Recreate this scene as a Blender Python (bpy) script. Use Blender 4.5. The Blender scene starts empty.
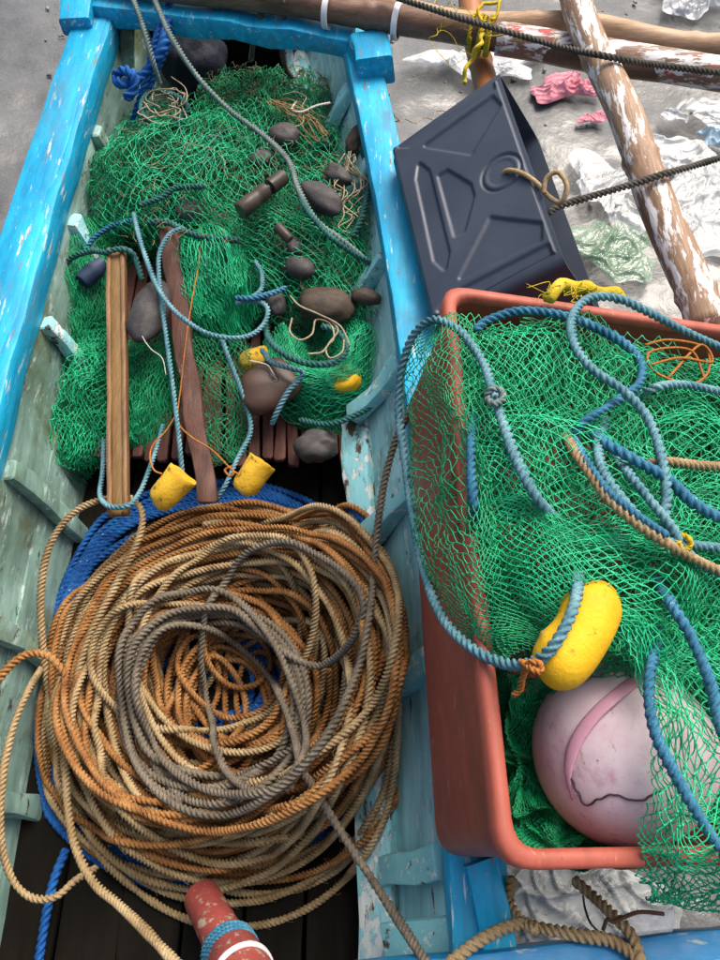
import bpy, bmesh, math, random
import numpy as np
from mathutils import Vector, Matrix
rng = np.random.default_rng(7)
random.seed(7)
S = bpy.context.scene
C = S.collection

# ------------------------------------------------------------------ camera, sky, sun, exposure
RAIL = 0.60                       # the boat's rail plane stands 0.60 m above the mud
CAM_H = 1.00                      # camera above the rail plane
TILT = math.radians(28)           # away from straight down
FPX = 748.0                       # focal length in pixels of a 720 x 960 picture
cd = bpy.data.cameras.new('camera'); cam = bpy.data.objects.new('camera', cd); C.objects.link(cam)
cam.location = (0, 0, RAIL + CAM_H); cam.rotation_euler = (TILT, 0, 0)
cd.sensor_fit = 'VERTICAL'; cd.sensor_height = 24.0; cd.lens = FPX / 960 * 24.0
cd.clip_start = 0.02; cd.clip_end = 400
S.camera = cam
W = bpy.data.worlds.new('World'); S.world = W; W.use_nodes = True
nt = W.node_tree; bg = nt.nodes['Background']
sky = nt.nodes.new('ShaderNodeTexSky'); sky.sky_type = 'NISHITA'; sky.sun_disc = False
SUN_EL, SUN_AZ = math.radians(58), math.radians(35)      # azimuth clockwise from +Y
sky.sun_elevation = SUN_EL; sky.sun_rotation = SUN_AZ
sky.air_density = 1.0; sky.dust_density = 8.0; sky.ozone_density = 0.4
nt.links.new(sky.outputs[0], bg.inputs[0]); bg.inputs[1].default_value = 0.12
sl = bpy.data.lights.new('sun', 'SUN'); sun = bpy.data.objects.new('sun', sl); C.objects.link(sun)
sl.energy = 1.5; sl.angle = math.radians(35); sl.color = (1.0, 0.97, 0.92)
sd = Vector((math.sin(SUN_AZ) * math.cos(SUN_EL), math.cos(SUN_AZ) * math.cos(SUN_EL), math.sin(SUN_EL)))
sun.rotation_euler = sd.to_track_quat('Z', 'Y').to_euler(); sun.location = (1, 2, 4)
S.view_settings.view_transform = 'Standard'; S.view_settings.look = 'None'
S.view_settings.exposure = 0.9; S.view_settings.gamma = 1.0
S.render.engine = 'CYCLES'

# ------------------------------------------------------------------ measuring and mesh helpers
_fw = np.array([0, math.sin(TILT), -math.cos(TILT)]); _up = np.array([0, math.cos(TILT), math.sin(TILT)])
def at(px, py, h):
    """world point at height h above the rail plane that was measured at pixel px, py of the photograph"""
    d = np.array([1., 0, 0]) * (px - 360) / FPX + _up * (480 - py) / FPX + _fw
    return np.array([0, 0, RAIL + CAM_H]) + d * ((h - CAM_H) / d[2])
def P(*pts): return np.array([at(*p) for p in pts])

class Field:
    """smooth random vector field, sum of sines"""
    def __init__(s, wl, n=10, seed=0, dim=3):
        r = np.random.default_rng(seed)
        k = r.normal(size=(n, 3)); k /= np.linalg.norm(k, axis=1)[:, None]
        s.k = k * (2 * np.pi / (wl * r.uniform(.6, 1.5, n)))[:, None]
        s.p = r.uniform(0, 6.28, (n, dim)); s.a = r.normal(size=(n, dim)) / math.sqrt(n)
    def __call__(s, X):
        ph = X @ s.k.T
        return (np.sin(ph[..., None] + s.p) * s.a).sum(-2) * 1.4

def root_loc(p):
    while p.parent: p = p.parent
    return np.array(p.location)

def mesh_np(name, V, F, smooth=True, uv=None):
    me = bpy.data.meshes.new(name)
    V = np.asarray(V, dtype=np.float32)
    if isinstance(F, np.ndarray) and F.ndim == 2:
        n, k = F.shape
        me.vertices.add(len(V)); me.vertices.foreach_set('co', V.ravel())
        me.loops.add(n * k); me.loops.foreach_set('vertex_index', F.astype(np.int32).ravel())
        me.polygons.add(n); me.polygons.foreach_set('loop_start', np.arange(0, n * k, k, dtype=np.int32))
        me.polygons.foreach_set('loop_total', np.full(n, k, dtype=np.int32))
        me.update(calc_edges=True)
    else:
        me.from_pydata(V.tolist(), [], [list(map(int, f)) for f in F])
    me.polygons.foreach_set('use_smooth', np.full(len(me.polygons), smooth, dtype=bool))
    if uv is not None:
        ul = me.uv_layers.new(name='UVMap')
        idx = np.empty(len(me.loops), dtype=np.int32); me.loops.foreach_get('vertex_index', idx)
        ul.data.foreach_set('uv', np.asarray(uv, dtype=np.float32)[idx].ravel())
    return me

def obj(name, VF, mat, parent=None, smooth=True, uv=None, label=None, cat=None, group=None, kind=None, sharp=None):
    V, F = VF[0], VF[1]
    if len(VF) > 2: uv = VF[2]
    V = np.asarray(V, dtype=float)
    if parent is None:
        o0 = np.array([(V[:, 0].min() + V[:, 0].max()) / 2, (V[:, 1].min() + V[:, 1].max()) / 2, V[:, 2].min()])
    else: o0 = root_loc(parent)
    me = mesh_np(name, V - o0, F, smooth, uv)
    if sharp: me.set_sharp_from_angle(angle=math.radians(sharp))
    o = bpy.data.objects.new(name, me); C.objects.link(o)
    if mat: me.materials.append(mat)
    if parent is None: o.location = o0
    else: o.parent = parent
    tag(o, label, cat, group, kind)
    return o
def tag(o, label=None, cat=None, group=None, kind=None):
    for k, v in (('label', label), ('category', cat), ('group', group), ('kind', kind)):
        if v: o[k] = v
    return o
def thing(name, loc, label, cat, group=None):
    o = bpy.data.objects.new(name, None); C.objects.link(o); o.location = [float(c) for c in loc]
    o.empty_display_size = .05
    return tag(o, label, cat, group)
def join(*vfs):
    Vs, Fs, n = [], [], 0
    for v, f in [(x[0], x[1]) for x in vfs]:
        Vs.append(np.asarray(v)); Fs += [[i + n for i in q] for q in f]; n += len(v)
    return np.vstack(Vs), Fs

def loft(secs, cap=True, closed_path=False):
    """skin closed sections (all with the same vertex count)"""
    secs = [np.asarray(s) for s in secs]; n = len(secs[0]); m = len(secs)
    V = np.vstack(secs); F = []
    for a in range(m if closed_path else m - 1):
        b = (a + 1) % m
        for i in range(n):
            j = (i + 1) % n
            F.append([a * n + i, a * n + j, b * n + j, b * n + i])
    if cap and not closed_path:
        F.append(list(range(n))[::-1]); F.append(list(range((m - 1) * n, m * n)))
    return V, F
def rrect(w, h, r, n=2):
    pts = []
    for cx, cy, a0 in ((w/2-r, h/2-r, 0), (-w/2+r, h/2-r, 90), (-w/2+r, -h/2+r, 180), (w/2-r, -h/2+r, 270)):
        for k in range(n + 1):
            a = math.radians(a0 + 90 * k / n); pts.append((cx + r * math.cos(a), cy + r * math.sin(a)))
    return np.array(pts)
def frame(d, up=(0, 0, 1)):
    d = np.asarray(d, float); d = d / np.linalg.norm(d); up = np.asarray(up, float)
    s = np.cross(d, up)
    if np.linalg.norm(s) < 1e-4: s = np.cross(d, (1, 0, 0))
    s /= np.linalg.norm(s); u = np.cross(s, d)
    return d, s, u
def board(p0, p1, w, h, bev=.004, up=(0, 0, 1), seg=8, rough=.0015, seed=0):
    """worn board of w x h from p0 to p1: a little uneven, rounded edges"""
    p0, p1 = np.asarray(p0, float), np.asarray(p1, float)
    d, s, u = frame(p1 - p0, up); sec = rrect(w, h, bev)
    f = Field(.12, seed=seed + 11); L = np.linalg.norm(p1 - p0)
    secs = []
    ts = [0, min(.004/L, .01)] + list(np.linspace(0, 1, seg + 1)[1:-1]) + [1 - min(.004/L, .01), 1]
    for i, t in enumerate(ts):
        k = 1 - (.006 / max(w, h) if i in (0, len(ts) - 1) else 0)
        X = p0 + (p1 - p0) * t + sec[:, :1] * k * s + sec[:, 1:] * k * u
        secs.append(X + f(X) * rough)
    return loft(secs)
def cr(pts, n):
    """Catmull-Rom through pts, n samples per span"""
    p = np.asarray(pts, float); p = np.vstack([2 * p[0] - p[1], p, 2 * p[-1] - p[-2]])
    out = []
    for i in range(1, len(p) - 2):
        t = np.linspace(0, 1, n, endpoint=False)[:, None]
        a, b, c, d = p[i-1], p[i], p[i+1], p[i+2]
        out.append(.5 * ((2*b) + (c-a)*t + (2*a-5*b+4*c-d)*t**2 + (3*b-a-3*c+d)*t**3))
    return np.vstack(out + [p[-2][None]])
def resample(p, ds):
    s = np.r_[0, np.cumsum(np.linalg.norm(np.diff(p, axis=0), axis=1))]
    n = max(4, int(s[-1] / ds)); t = np.linspace(0, s[-1], n + 1)
    return np.stack([np.interp(t, s, p[:, k]) for k in range(p.shape[1])], 1)
def frames(p):
    T = np.gradient(p, axis=0); T /= np.linalg.norm(T, axis=1)[:, None] + 1e-12
    N = np.zeros_like(p)
    n = np.cross(T[0], (0.13, .2, 1)); n /= np.linalg.norm(n); N[0] = n
    for i in range(1, len(p)):
        n = N[i-1] - T[i] * (N[i-1] @ T[i]); N[i] = n / (np.linalg.norm(n) + 1e-12)
    return T, N, np.cross(T, N)
LOBE = {3: np.array([.50, .87, 1, .87] * 3), 4: np.array([.72, .95, 1., .95] * 4)}
def rope_mesh(p, r, lay=2.2, ds=None, lobes=3, fuzz=0.0, seed=0):
    """laid rope: lobed section twisted along the path"""
    ds = ds or .2 * 2 * r
    p = resample(np.asarray(p, float), ds); T, N, B = frames(p)
    m = 4 * lobes; n = len(p)
    s = np.arange(n) * ds
    ang = np.arange(m) * 2 * np.pi / m
    A = ang[None] + (s / (lay * 2 * r) * 2 * np.pi)[:, None]
    R = np.tile(LOBE[lobes] * r, (n, 1))
    rr = np.random.default_rng(seed)
    w = 1 + .07 * np.interp(s, np.arange(0, s[-1] + .1, .03), rr.normal(size=len(np.arange(0, s[-1] + .1, .03))))
    R = R * w[:, None]
    V = p[:, None] + R[..., None] * (np.cos(A)[..., None] * N[:, None] + np.sin(A)[..., None] * B[:, None])
    i = np.arange(n - 1)[:, None] * m + np.arange(m)[None]; j = np.arange(n - 1)[:, None] * m + (np.arange(m)[None] + 1) % m
    F = np.stack([i, j, j + m, i + m], -1).reshape(-1, 4)
    uv = np.stack([np.repeat(s, m), np.tile(np.arange(m) / m, n)], 1)
    V = V.reshape(-1, 3)
    # close the ends with small quads fan (first / last ring collapsed towards the centre)
    c0 = p[0] - T[0] * r * .4; c1 = p[-1] + T[-1] * r * .4
    V = np.vstack([V, c0, c1]); k0 = len(V) - 2; k1 = k0 + 1
    e = []
    for q in range(0, m, 2):
        e.append([k0, (q + 2) % m, q + 1, q]); b = (n - 1) * m
        e.append([k1, b + q, b + q + 1, b + (q + 2) % m])
    F = np.vstack([F, np.array(e)]); uv = np.vstack([uv, [[0, 0], [s[-1], 0]]])
    return V, F, uv
def tube(p, r, n=6, taper=None):
    p = np.asarray(p, float); T, N, B = frames(p); a = np.arange(n) * 2 * np.pi / n
    rr = np.full(len(p), r) if np.isscalar(r) else np.asarray(r)
    secs = [p[i] + rr[i] * (np.cos(a)[:, None] * N[i] + np.sin(a)[:, None] * B[i]) for i in range(len(p))]
    return loft(secs)
def revolve(p0, axis, prof, n=24, up=(0, 0, 1)):
    """prof: list of (distance along axis, radius)"""
    d, s, u = frame(axis, up); a = np.arange(n) * 2 * np.pi / n
    return loft([np.asarray(p0) + d * t + r * (np.cos(a)[:, None] * s + np.sin(a)[:, None] * u) for t, r in prof])
def blob(c, ax, ay, az, nseg=28, nrow=16, amp=.06, wl=.6, seed=0, power=2.0):
    """lumpy ellipsoid: ax, ay, az are half-axis vectors"""
    f = Field(wl, seed=seed); V = []; F = []
    for i in range(nrow + 1):
        th = math.pi * i / nrow
        for j in range(nseg):
            ph = 2 * math.pi * j / nseg
            V.append((math.sin(th) * math.cos(ph), math.sin(th) * math.sin(ph), math.cos(th)))
    V = np.array(V); V = V * (np.abs(V) ** power).sum(1)[:, None] ** (-1 / power)
    V = V * (1 + amp * f(V)[:, :1])
    for i in range(nrow):
        for j in range(nseg):
            F.append([i*nseg+j, (i+1)*nseg+j, (i+1)*nseg+(j+1) % nseg, i*nseg+(j+1) % nseg])
    return np.asarray(c) + V @ np.array([ax, ay, az]), np.array(F)

def edges_tube(P0, P1, r, sag, seed, knot=1.5, segs=3):
    """bowed three-sided tubes between knots"""
    g = np.random.default_rng(seed); n = len(P0); d = P1 - P0; L = np.linalg.norm(d, axis=1)[:, None] + 1e-9; d = d / L
    bow = Field(.05, seed=seed, n=12)((P0 + P1) / 2) * L * sag * 1.6 + g.normal(size=(n, 3)) * L * sag * .5
    a = np.where(np.abs(d[:, 2:]) > .9, np.array([[1., 0, 0]]), np.array([[0, 0, 1.]])); s = np.cross(d, a); s /= np.linalg.norm(s, axis=1)[:, None]; u = np.cross(s, d)
    rad = r * g.uniform(.85, 1.15, (n, 1)); ring = []
    for i in range(segs + 1):
        t = i / segs; c = P0 + (P1 - P0) * t + bow * 4 * t * (1 - t); k = knot if i in (0, segs) else 1.0
        for q in range(3):
            w = q * 2 * np.pi / 3; ring.append(c + rad * k * (math.cos(w) * s + math.sin(w) * u))
    m = 3 * (segs + 1); V = np.stack(ring, 1).reshape(-1, 3); b = np.arange(n) * m
    F = np.concatenate([np.stack([b + lv * 3 + q, b + lv * 3 + (q + 1) % 3, b + lv * 3 + 3 + (q + 1) % 3, b + lv * 3 + 3 + q], 1) for lv in range(segs) for q in range(3)])
    return V, F
# ------------------------------------------------------------------ materials
def nodes(m): return m.node_tree.nodes, m.node_tree.links
def mat(name, cols, scale=6, stretch=(1, 1, 1), detail=6, rough=(.6, .8), bump=(60, .15), wear=(), spec=.28,
        metal=0, trans=0, alpha=1, coat=0, sheen=0, uvmap=False, fine=None, dist=.0, bdist=.004, sub=0):
    """cols: ramp over a noise; wear: list of (colour, scale, threshold, softness, stretch)"""
    m = bpy.data.materials.new(name); m.use_nodes = True; N, L = nodes(m)
    b = N['Principled BSDF']; tc = N.new('ShaderNodeTexCoord')
    src = tc.outputs['UV'] if uvmap else tc.outputs['Object']
    def noise(sc, st, det=6, rg=.6, di=0.):
        mp = N.new('ShaderNodeMapping'); mp.inputs['Scale'].default_value = st; L.new(src, mp.inputs[0])
        mp.inputs['Location'].default_value = (random.uniform(0, 9), random.uniform(0, 9), random.uniform(0, 9))
        t = N.new('ShaderNodeTexNoise'); t.inputs['Scale'].default_value = sc; t.inputs['Detail'].default_value = det
        t.inputs['Roughness'].default_value = rg; t.inputs['Distortion'].default_value = di
        L.new(mp.outputs[0], t.inputs[0]); return t.outputs[0]
    def ramp(fac, stops):
        r = N.new('ShaderNodeValToRGB'); e = r.color_ramp.elements
        e[0].position, e[0].color = stops[0][0], (*stops[0][1], 1); e[1].position, e[1].color = stops[-1][0], (*stops[-1][1], 1)
        for p, c in stops[1:-1]: x = e.new(p); x.color = (*c, 1)
        L.new(fac, r.inputs[0]); return r.outputs[0]
    def mix(fac, a, c, mode='MIX'):
        x = N.new('ShaderNodeMix'); x.data_type = 'RGBA'; x.blend_type = mode
        if hasattr(fac, 'links'): L.new(fac, x.inputs[0])
        else: x.inputs[0].default_value = fac
        for s, v in ((6, a), (7, c)):
            if hasattr(v, 'links'): L.new(v, x.inputs[s])
            else: x.inputs[s].default_value = (*v, 1)
        return x.outputs[2]
    n0 = noise(scale, stretch, detail, .62, dist)
    lo, hi = .3, .7
    col = ramp(n0, [(lo + (hi - lo) * i / max(1, len(cols) - 1), c) for i, c in enumerate(cols)])
    if fine:   # fine multiplicative grain: (scale, strength, stretch)
        g = ramp(noise(fine[0], fine[2], 3), [(.3, (1 - fine[1],) * 3), (.7, (1 + fine[1] * .3,) * 3)])
        col = mix(1.0, col, g, 'MULTIPLY')
    hmask = None
    for wc, ws, th, so, st in wear:
        f = ramp(noise(ws, st, 8, .68), [(th, (0, 0, 0)), (min(.999, th + so), (1, 1, 1))])
        col = mix(f, col, wc); hmask = f if hmask is None else hmask
    L.new(col, b.inputs['Base Color'])
    rr = N.new('ShaderNodeMapRange'); L.new(noise(scale * 2.3, (1, 1, 1), 4), rr.inputs[0])
    rr.inputs[1].default_value = .3; rr.inputs[2].default_value = .7; rr.inputs[3].default_value, rr.inputs[4].default_value = rough
    L.new(rr.outputs[0], b.inputs['Roughness'])
    if bump:
        bn = N.new('ShaderNodeBump'); bn.inputs['Strength'].default_value = bump[1]; bn.inputs['Distance'].default_value = bdist
        h = noise(bump[0], stretch if len(bump) < 3 else bump[2], 6)
        if hmask is not None:
            mm = N.new('ShaderNodeMath'); mm.operation = 'MULTIPLY_ADD'; L.new(hmask, mm.inputs[0]); mm.inputs[1].default_value = -.7
            L.new(h, mm.inputs[2]); h = mm.outputs[0]
        L.new(h, bn.inputs['Height']); L.new(bn.outputs[0], b.inputs['Normal'])
    b.inputs['Metallic'].default_value = metal; b.inputs['Specular IOR Level'].default_value = spec
    b.inputs['Transmission Weight'].default_value = trans; b.inputs['Alpha'].default_value = alpha
    b.inputs['Coat Weight'].default_value = coat
    if sub:
        b.inputs['Subsurface Weight'].default_value = sub; b.inputs['Subsurface Radius'].default_value = (.02, .01, .01); b.inputs['Subsurface Scale'].default_value = .3
    return m
O1 = (1, 1, 1)
GRAIN = (3, 1, 6)
M = {}
M['mud'] = mat('wet_mud', [(.06, .064, .063), (.10, .105, .104), (.15, .155, .154)], 3.5, rough=(.10, .34), bump=(16, .35), bdist=.012, fine=(220, .38, O1), spec=.5, wear=[((.15, .135, .105), 1.3, .56, .12, O1), ((.08, .08, .072), 7, .62, .10, (1, .5, 1))])
bl = [(.004, .24, .45), (.010, .36, .60), (.03, .46, .68)]
M['rail_blue'] = mat('worn_blue_paint', bl, 9, (1, .35, 1), rough=(.35, .6), bump=(70, .25), wear=[((.44, .55, .56), 90, .59, .06, (1, .14, 1)), ((.16, .14, .12), 70, .60, .06, (1, .2, 1)), ((.30, .26, .25), 190, .63, .05, O1), ((.05, .22, .34), 14, .55, .14, (1, .3, 1))], fine=(60, .3, (1, .15, 1)))
M['deep_blue'] = mat('deep_blue_paint', [(.006, .12, .30), (.010, .20, .42)], 14, (.35, 1, 1), rough=(.35, .6), bump=(70, .25), wear=[((.25, .36, .40), 60, .60, .06, (.3, 1, 1)), ((.06, .06, .04), 40, .62, .06, O1)])
M['cyan_plank'] = mat('pale_cyan_paint', [(.22, .50, .52), (.33, .62, .64), (.43, .70, .71)], 6, (1, .5, 1), rough=(.5, .8), bump=(60, .3), wear=[((.09, .15, .09), 9, .57, .16, (1, .6, 1)), ((.50, .60, .56), 60, .58, .05, (1, .35, 1)), ((.07, .06, .04), 50, .62, .04, (1, .3, 1))], fine=(50, .35, (1, .12, 1)))
M['peel'] = mat('peeling_cyan_paint', [(.18, .48, .52), (.30, .62, .66)], 8, (1, .4, 1), rough=(.5, .8), bump=(50, .5), wear=[((.60, .66, .62), 45, .50, .05, (1, .5, 1)), ((.07, .05, .035), 38, .545, .04, (1, .35, 1)), ((.04, .06, .03), 14, .60, .1, O1)], bdist=.008)
M['moss_plank'] = mat('mossy_green_plank', [(.09, .16, .10), (.22, .36, .31), (.33, .50, .47)], 5, (1, .6, 1), rough=(.5, .8), bump=(50, .4), wear=[((.40, .54, .50), 50, .57, .06, (1, .35, 1)), ((.10, .105, .035), 5, .50, .14, O1), ((.05, .04, .025), 45, .61, .05, (1, .3, 1))], fine=(50, .4, (1, .12, 1)))
M['rib_cyan'] = mat('rib_cyan_paint', [(.15, .42, .45), (.25, .55, .58)], 12, rough=(.5, .8), bump=(60, .35), wear=[((.55, .62, .58), 60, .56, .05, O1), ((.06, .06, .035), 45, .60, .06, O1)])
M['dark_floor'] = mat('shade_black_wood', [(.005, .0045, .0035), (.011, .0095, .007)], 6, (4, 1, 1), rough=(.75, .95), bump=(40, .4), spec=.06)  # wood coloured near black to stand in for the shade low in the hull
M['slat'] = mat('red_brown_slat', [(.04, .014, .010), (.085, .028, .019), (.13, .05, .036)], 9, (5, 1, 1), rough=(.5, .75), bump=(60, .3), fine=(60, .4, (4, .4, 1)))
M['brown_bamboo'] = mat('brown_bamboo', [(.085, .045, .03), (.18, .10, .066), (.29, .175, .12)], 5, (.5, 5, 5), rough=(.35, .55), bump=(50, .2), fine=(60, .3, (.3, 5, 5)), wear=[((.35, .30, .26), 22, .66, .08, (.3, 2, 2))])
M['pale_bamboo'] = mat('pale_bamboo', [(.30, .18, .10), (.42, .28, .17), (.5, .36, .24)], 5, (.5, 5, 5), rough=(.4, .6), bump=(50, .2), fine=(60, .3, (.3, 5, 5)), wear=[((.62, .58, .55), 12, .62, .05, (.5, 2, 2)), ((.35, .05, .05), 9, .68, .04, O1)])
M['white_bamboo'] = mat('bamboo_with_flaking_white_paint', [(.17, .10, .06), (.30, .19, .12), (.40, .28, .18)], 5, (5, .5, 5), rough=(.4, .65), bump=(50, .3), fine=(60, .35, (5, .3, 5)), wear=[((.74, .72, .70), 26, .51, .05, (2.2, .4, 2.2))])
M['paint_bamboo'] = mat('bamboo_with_flaking_red_and_white_paint', [(.17, .09, .06), (.28, .17, .12)], 5, (.5, 5, 5), rough=(.4, .65), bump=(50, .3), wear=[((.72, .69, .68), 26, .48, .05, (.5, 2, 2)), ((.42, .06, .06), 20, .57, .05, (.6, 1.5, 1.5))])
M['orange_bamboo'] = mat('orange_bamboo', [(.28, .10, .035), (.42, .18, .07)], 6, (5, .5, 5), rough=(.35, .5), bump=(50, .15))
M['crate'] = mat('terracotta_plastic', [(.29, .068, .044), (.36, .088, .058), (.41, .115, .078)], 5, rough=(.38, .55), bump=(120, .08), wear=[((.42, .20, .14), 110, .62, .05, (1, .25, 1)), ((.20, .075, .045), 9, .56, .16, (1, .4, 1)), ((.12, .06, .04), 130, .66, .04, O1)], fine=(60, .18, (1, .2, 1)), sub=0.0)
M['tub'] = mat('black_plastic', [(.016, .025, .043), (.024, .035, .057), (.034, .047, .072)], 5, rough=(.38, .6), bump=(150, .1), wear=[((.10, .11, .12), 40, .70, .08, (1, .3, 1)), ((.07, .075, .07), 5, .66, .2, O1)], spec=.5)
def net_mat(n, cs): return mat(n, cs, 9, rough=(.4, .6), bump=None, spec=.4, wear=[((.20, .17, .10), 7, .70, .05, O1)])
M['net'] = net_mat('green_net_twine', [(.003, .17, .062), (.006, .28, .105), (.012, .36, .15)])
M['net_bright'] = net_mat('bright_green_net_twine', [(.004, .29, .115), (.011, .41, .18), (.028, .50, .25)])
M['net_dark'] = net_mat('shade_dark_net_twine', [(.002, .085, .032), (.004, .15, .055), (.006, .21, .08)])  # darker copy of the twine: shade inside the heaps put into its colour
M['net_brown'] = mat('dirty_net_twine', [(.05, .06, .03), (.12, .11, .06), (.03, .16, .08)], 12, rough=(.6, .8), bump=None)
def rope_mat(n, cs, fleck=None, wear=()):
    w = list(wear)
    if fleck: w.append((fleck, 150, .63, .05, O1))
    return mat(n, cs, 20, rough=(.65, .9), bump=(420, .55), bdist=.002, wear=w, fine=(320, .35, O1), spec=.25, dist=.4)
M['r_orange'] = rope_mat('orange_brown_rope', [(.15, .06, .018), (.32, .145, .044), (.43, .235, .09)], (.10, .05, .02))
M['r_beige'] = rope_mat('beige_rope', [(.22, .145, .065), (.36, .255, .13), (.47, .36, .20)], (.12, .07, .03))
M['r_grey'] = rope_mat('grey_rope', [(.10, .082, .06), (.165, .137, .10), (.24, .20, .15)], (.25, .22, .17))
M['r_dark'] = rope_mat('dark_grey_rope', [(.05, .045, .035), (.10, .09, .07), (.15, .135, .11)], (.2, .18, .14))
M['r_blue'] = rope_mat('blue_rope', [(.006, .055, .22), (.010, .10, .36), (.02, .16, .46)], (.40, .50, .62))  # pale flecks painted as glints of light on the strands
M['r_teal'] = rope_mat('teal_blue_rope', [(.05, .155, .19), (.115, .265, .315), (.21, .39, .43)], (.45, .55, .56))
M['r_seablue'] = rope_mat('sea_blue_rope', [(.016, .10, .18), (.04, .18, .29), (.09, .27, .38)], (.3, .45, .52))
M['r_greyteal'] = rope_mat('grey_teal_rope', [(.09, .13, .125), (.16, .22, .21), (.24, .30, .28)], (.3, .34, .3))
M['r_green'] = rope_mat('green_teal_rope', [(.012, .075, .065), (.03, .14, .12), (.07, .21, .20)], (.25, .35, .33))
M['r_tan'] = rope_mat('tan_rope', [(.27, .18, .085), (.38, .27, .14), (.46, .35, .2)], (.2, .13, .06))
M['r_yellow'] = rope_mat('yellow_rope', [(.42, .28, .01), (.58, .42, .02), (.66, .52, .06)], (.3, .2, .02))
M['twine_orange'] = rope_mat('orange_twine', [(.30, .10, .02), (.48, .19, .035)])
M['twine_tan'] = rope_mat('tan_twine', [(.20, .15, .09), (.36, .29, .19), (.45, .38, .27)])
M['twine_white'] = rope_mat('white_twine', [(.45, .42, .36), (.60, .58, .52)])
M['foam'] = mat('yellow_foam', [(.60, .31, .006), (.69, .39, .009), (.73, .45, .02)], 10, rough=(.55, .75), bump=(180, .35), wear=[((.34, .20, .02), 70, .61, .07, O1), ((.40, .26, .05), 18, .57, .14, O1)])
M['foam_old'] = mat('aged_yellow_foam', [(.46, .24, .010), (.60, .34, .018), (.66, .42, .04)], 14, rough=(.6, .8), bump=(150, .45), wear=[((.24, .13, .02), 70, .58, .08, O1), ((.30, .20, .06), 22, .55, .14, O1)])
M['ball'] = mat('pale_pink_plastic', [(.46, .32, .36), (.57, .45, .48), (.62, .54, .55)], 14, rough=(.3, .55), bump=(90, .12), wear=[((.45, .24, .31), 22, .57, .14, (1, .5, 1)), ((.36, .26, .26), 120, .61, .05, (1, .4, 1)), ((.22, .13, .14), 160, .66, .03, O1)], coat=.15)
M['ball_seam'] = mat('pink_plastic_seam', [(.42, .20, .27), (.52, .29, .36)], 9, rough=(.35, .5), bump=(80, .15))
M['crack'] = mat('dark_crack', [(.03, .015, .02), (.06, .03, .04)], 30, bump=None)
M['stone'] = mat('grey_sinker', [(.026, .023, .024), (.05, .046, .046), (.08, .075, .072)], 14, rough=(.5, .75), bump=(110, .3), fine=(170, .3, O1))
M['stone_brown'] = mat('brown_sinker', [(.045, .032, .023), (.085, .062, .044)], 12, rough=(.5, .75), bump=(110, .3), fine=(170, .3, O1))
M['float_brown'] = mat('dark_brown_plastic', [(.045, .026, .018), (.07, .042, .030)], 8, rough=(.35, .5), bump=(120, .08), wear=[((.16, .12, .09), 30, .68, .05, O1)])
M['float_dark'] = mat('dark_worn_plastic', [(.025, .02, .018), (.06, .045, .035)], 14, rough=(.3, .5), bump=(100, .15), wear=[((.15, .12, .1), 40, .66, .06, O1)])
M['float_navy'] = mat('navy_plastic', [(.02, .035, .075), (.035, .055, .11)], 10, rough=(.4, .6), bump=(100, .1))
M['wood'] = mat('brown_bamboo_strip', [(.12, .06, .025), (.19, .10, .042), (.26, .145, .065)], 8, (6, .6, 6), rough=(.45, .65), bump=(60, .25), fine=(70, .35, (6, .3, 6)))
M['wood_core'] = mat('yellow_brown_wood', [(.14, .08, .024), (.21, .12, .038)], 8, (6, .6, 6), rough=(.5, .7), bump=(60, .25), fine=(70, .35, (6, .3, 6)))
M['stick'] = mat('red_brown_stick', [(.035, .018, .013), (.075, .032, .022), (.12, .055, .04)], 9, (5, .6, 5), rough=(.5, .75), bump=(60, .4), wear=[((.40, .06, .03), 10, .64, .05, (1, .4, 1)), ((.20, .16, .14), 25, .64, .06, (1, .4, 1))])
M['post'] = mat('red_paint_post', [(.22, .04, .034), (.33, .075, .06)], 14, rough=(.5, .7), bump=(70, .4), wear=[((.36, .27, .20), 55, .55, .05, O1), ((.07, .045, .035), 60, .60, .05, O1)])
M['white_band'] = mat('white_plastic_band', [(.66, .66, .66), (.76, .76, .76)], 12, rough=(.35, .5), bump=None)
M['bag'] = mat('clear_plastic_film', [(.62, .64, .64), (.78, .79, .79)], 9, rough=(.06, .2), bump=(70, .5), alpha=.36, spec=1.0, wear=[((.5, .5, .47), 20, .6, .1, O1)])
M['bag_white'] = mat('white_plastic_film', [(.58, .60, .61), (.74, .75, .75)], 9, rough=(.15, .35), bump=(40, .4), alpha=.5, spec=.9)
M['bag_green'] = mat('green_plastic_film', [(.10, .22, .13), (.20, .34, .22)], 9, rough=(.08, .3), bump=(40, .4), alpha=.42, spec=.8)
M['cloth_pink'] = mat('pink_plastic_sheet', [(.46, .13, .18), (.58, .24, .29)], 12, rough=(.4, .6), bump=(50, .4), wear=[((.45, .33, .33), 9, .62, .1, O1)])
M['bag_blue'] = mat('pale_blue_plastic', [(.35, .52, .60), (.5, .62, .68)], 9, rough=(.25, .4), bump=(40, .3))
M['sheet_grey'] = mat('grey_plastic_sheet', [(.22, .24, .24), (.36, .38, .38)], 12, rough=(.1, .3), bump=(60, .4), alpha=.55, wear=[((.10, .09, .08), 25, .57, .1, O1)])
M['weed'] = mat('dry_weed', [(.07, .045, .02), (.22, .14, .06), (.30, .20, .10)], 30, bump=None)
M['bag_navy'] = mat('dark_navy_cloth', [(.008, .010, .018), (.014, .018, .03)], 10, rough=(.7, .9), bump=(40, .6), bdist=.01)
M['rust'] = mat('rusty_metal', [(.06, .035, .02), (.16, .08, .04)], 20, rough=(.6, .8), bump=(90, .4), metal=.3)
M['board_white'] = mat('white_foam_board', [(.60, .61, .60), (.70, .71, .70)], 6, rough=(.6, .8), bump=(80, .15), wear=[((.35, .32, .28), 10, .62, .1, O1)])

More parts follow.
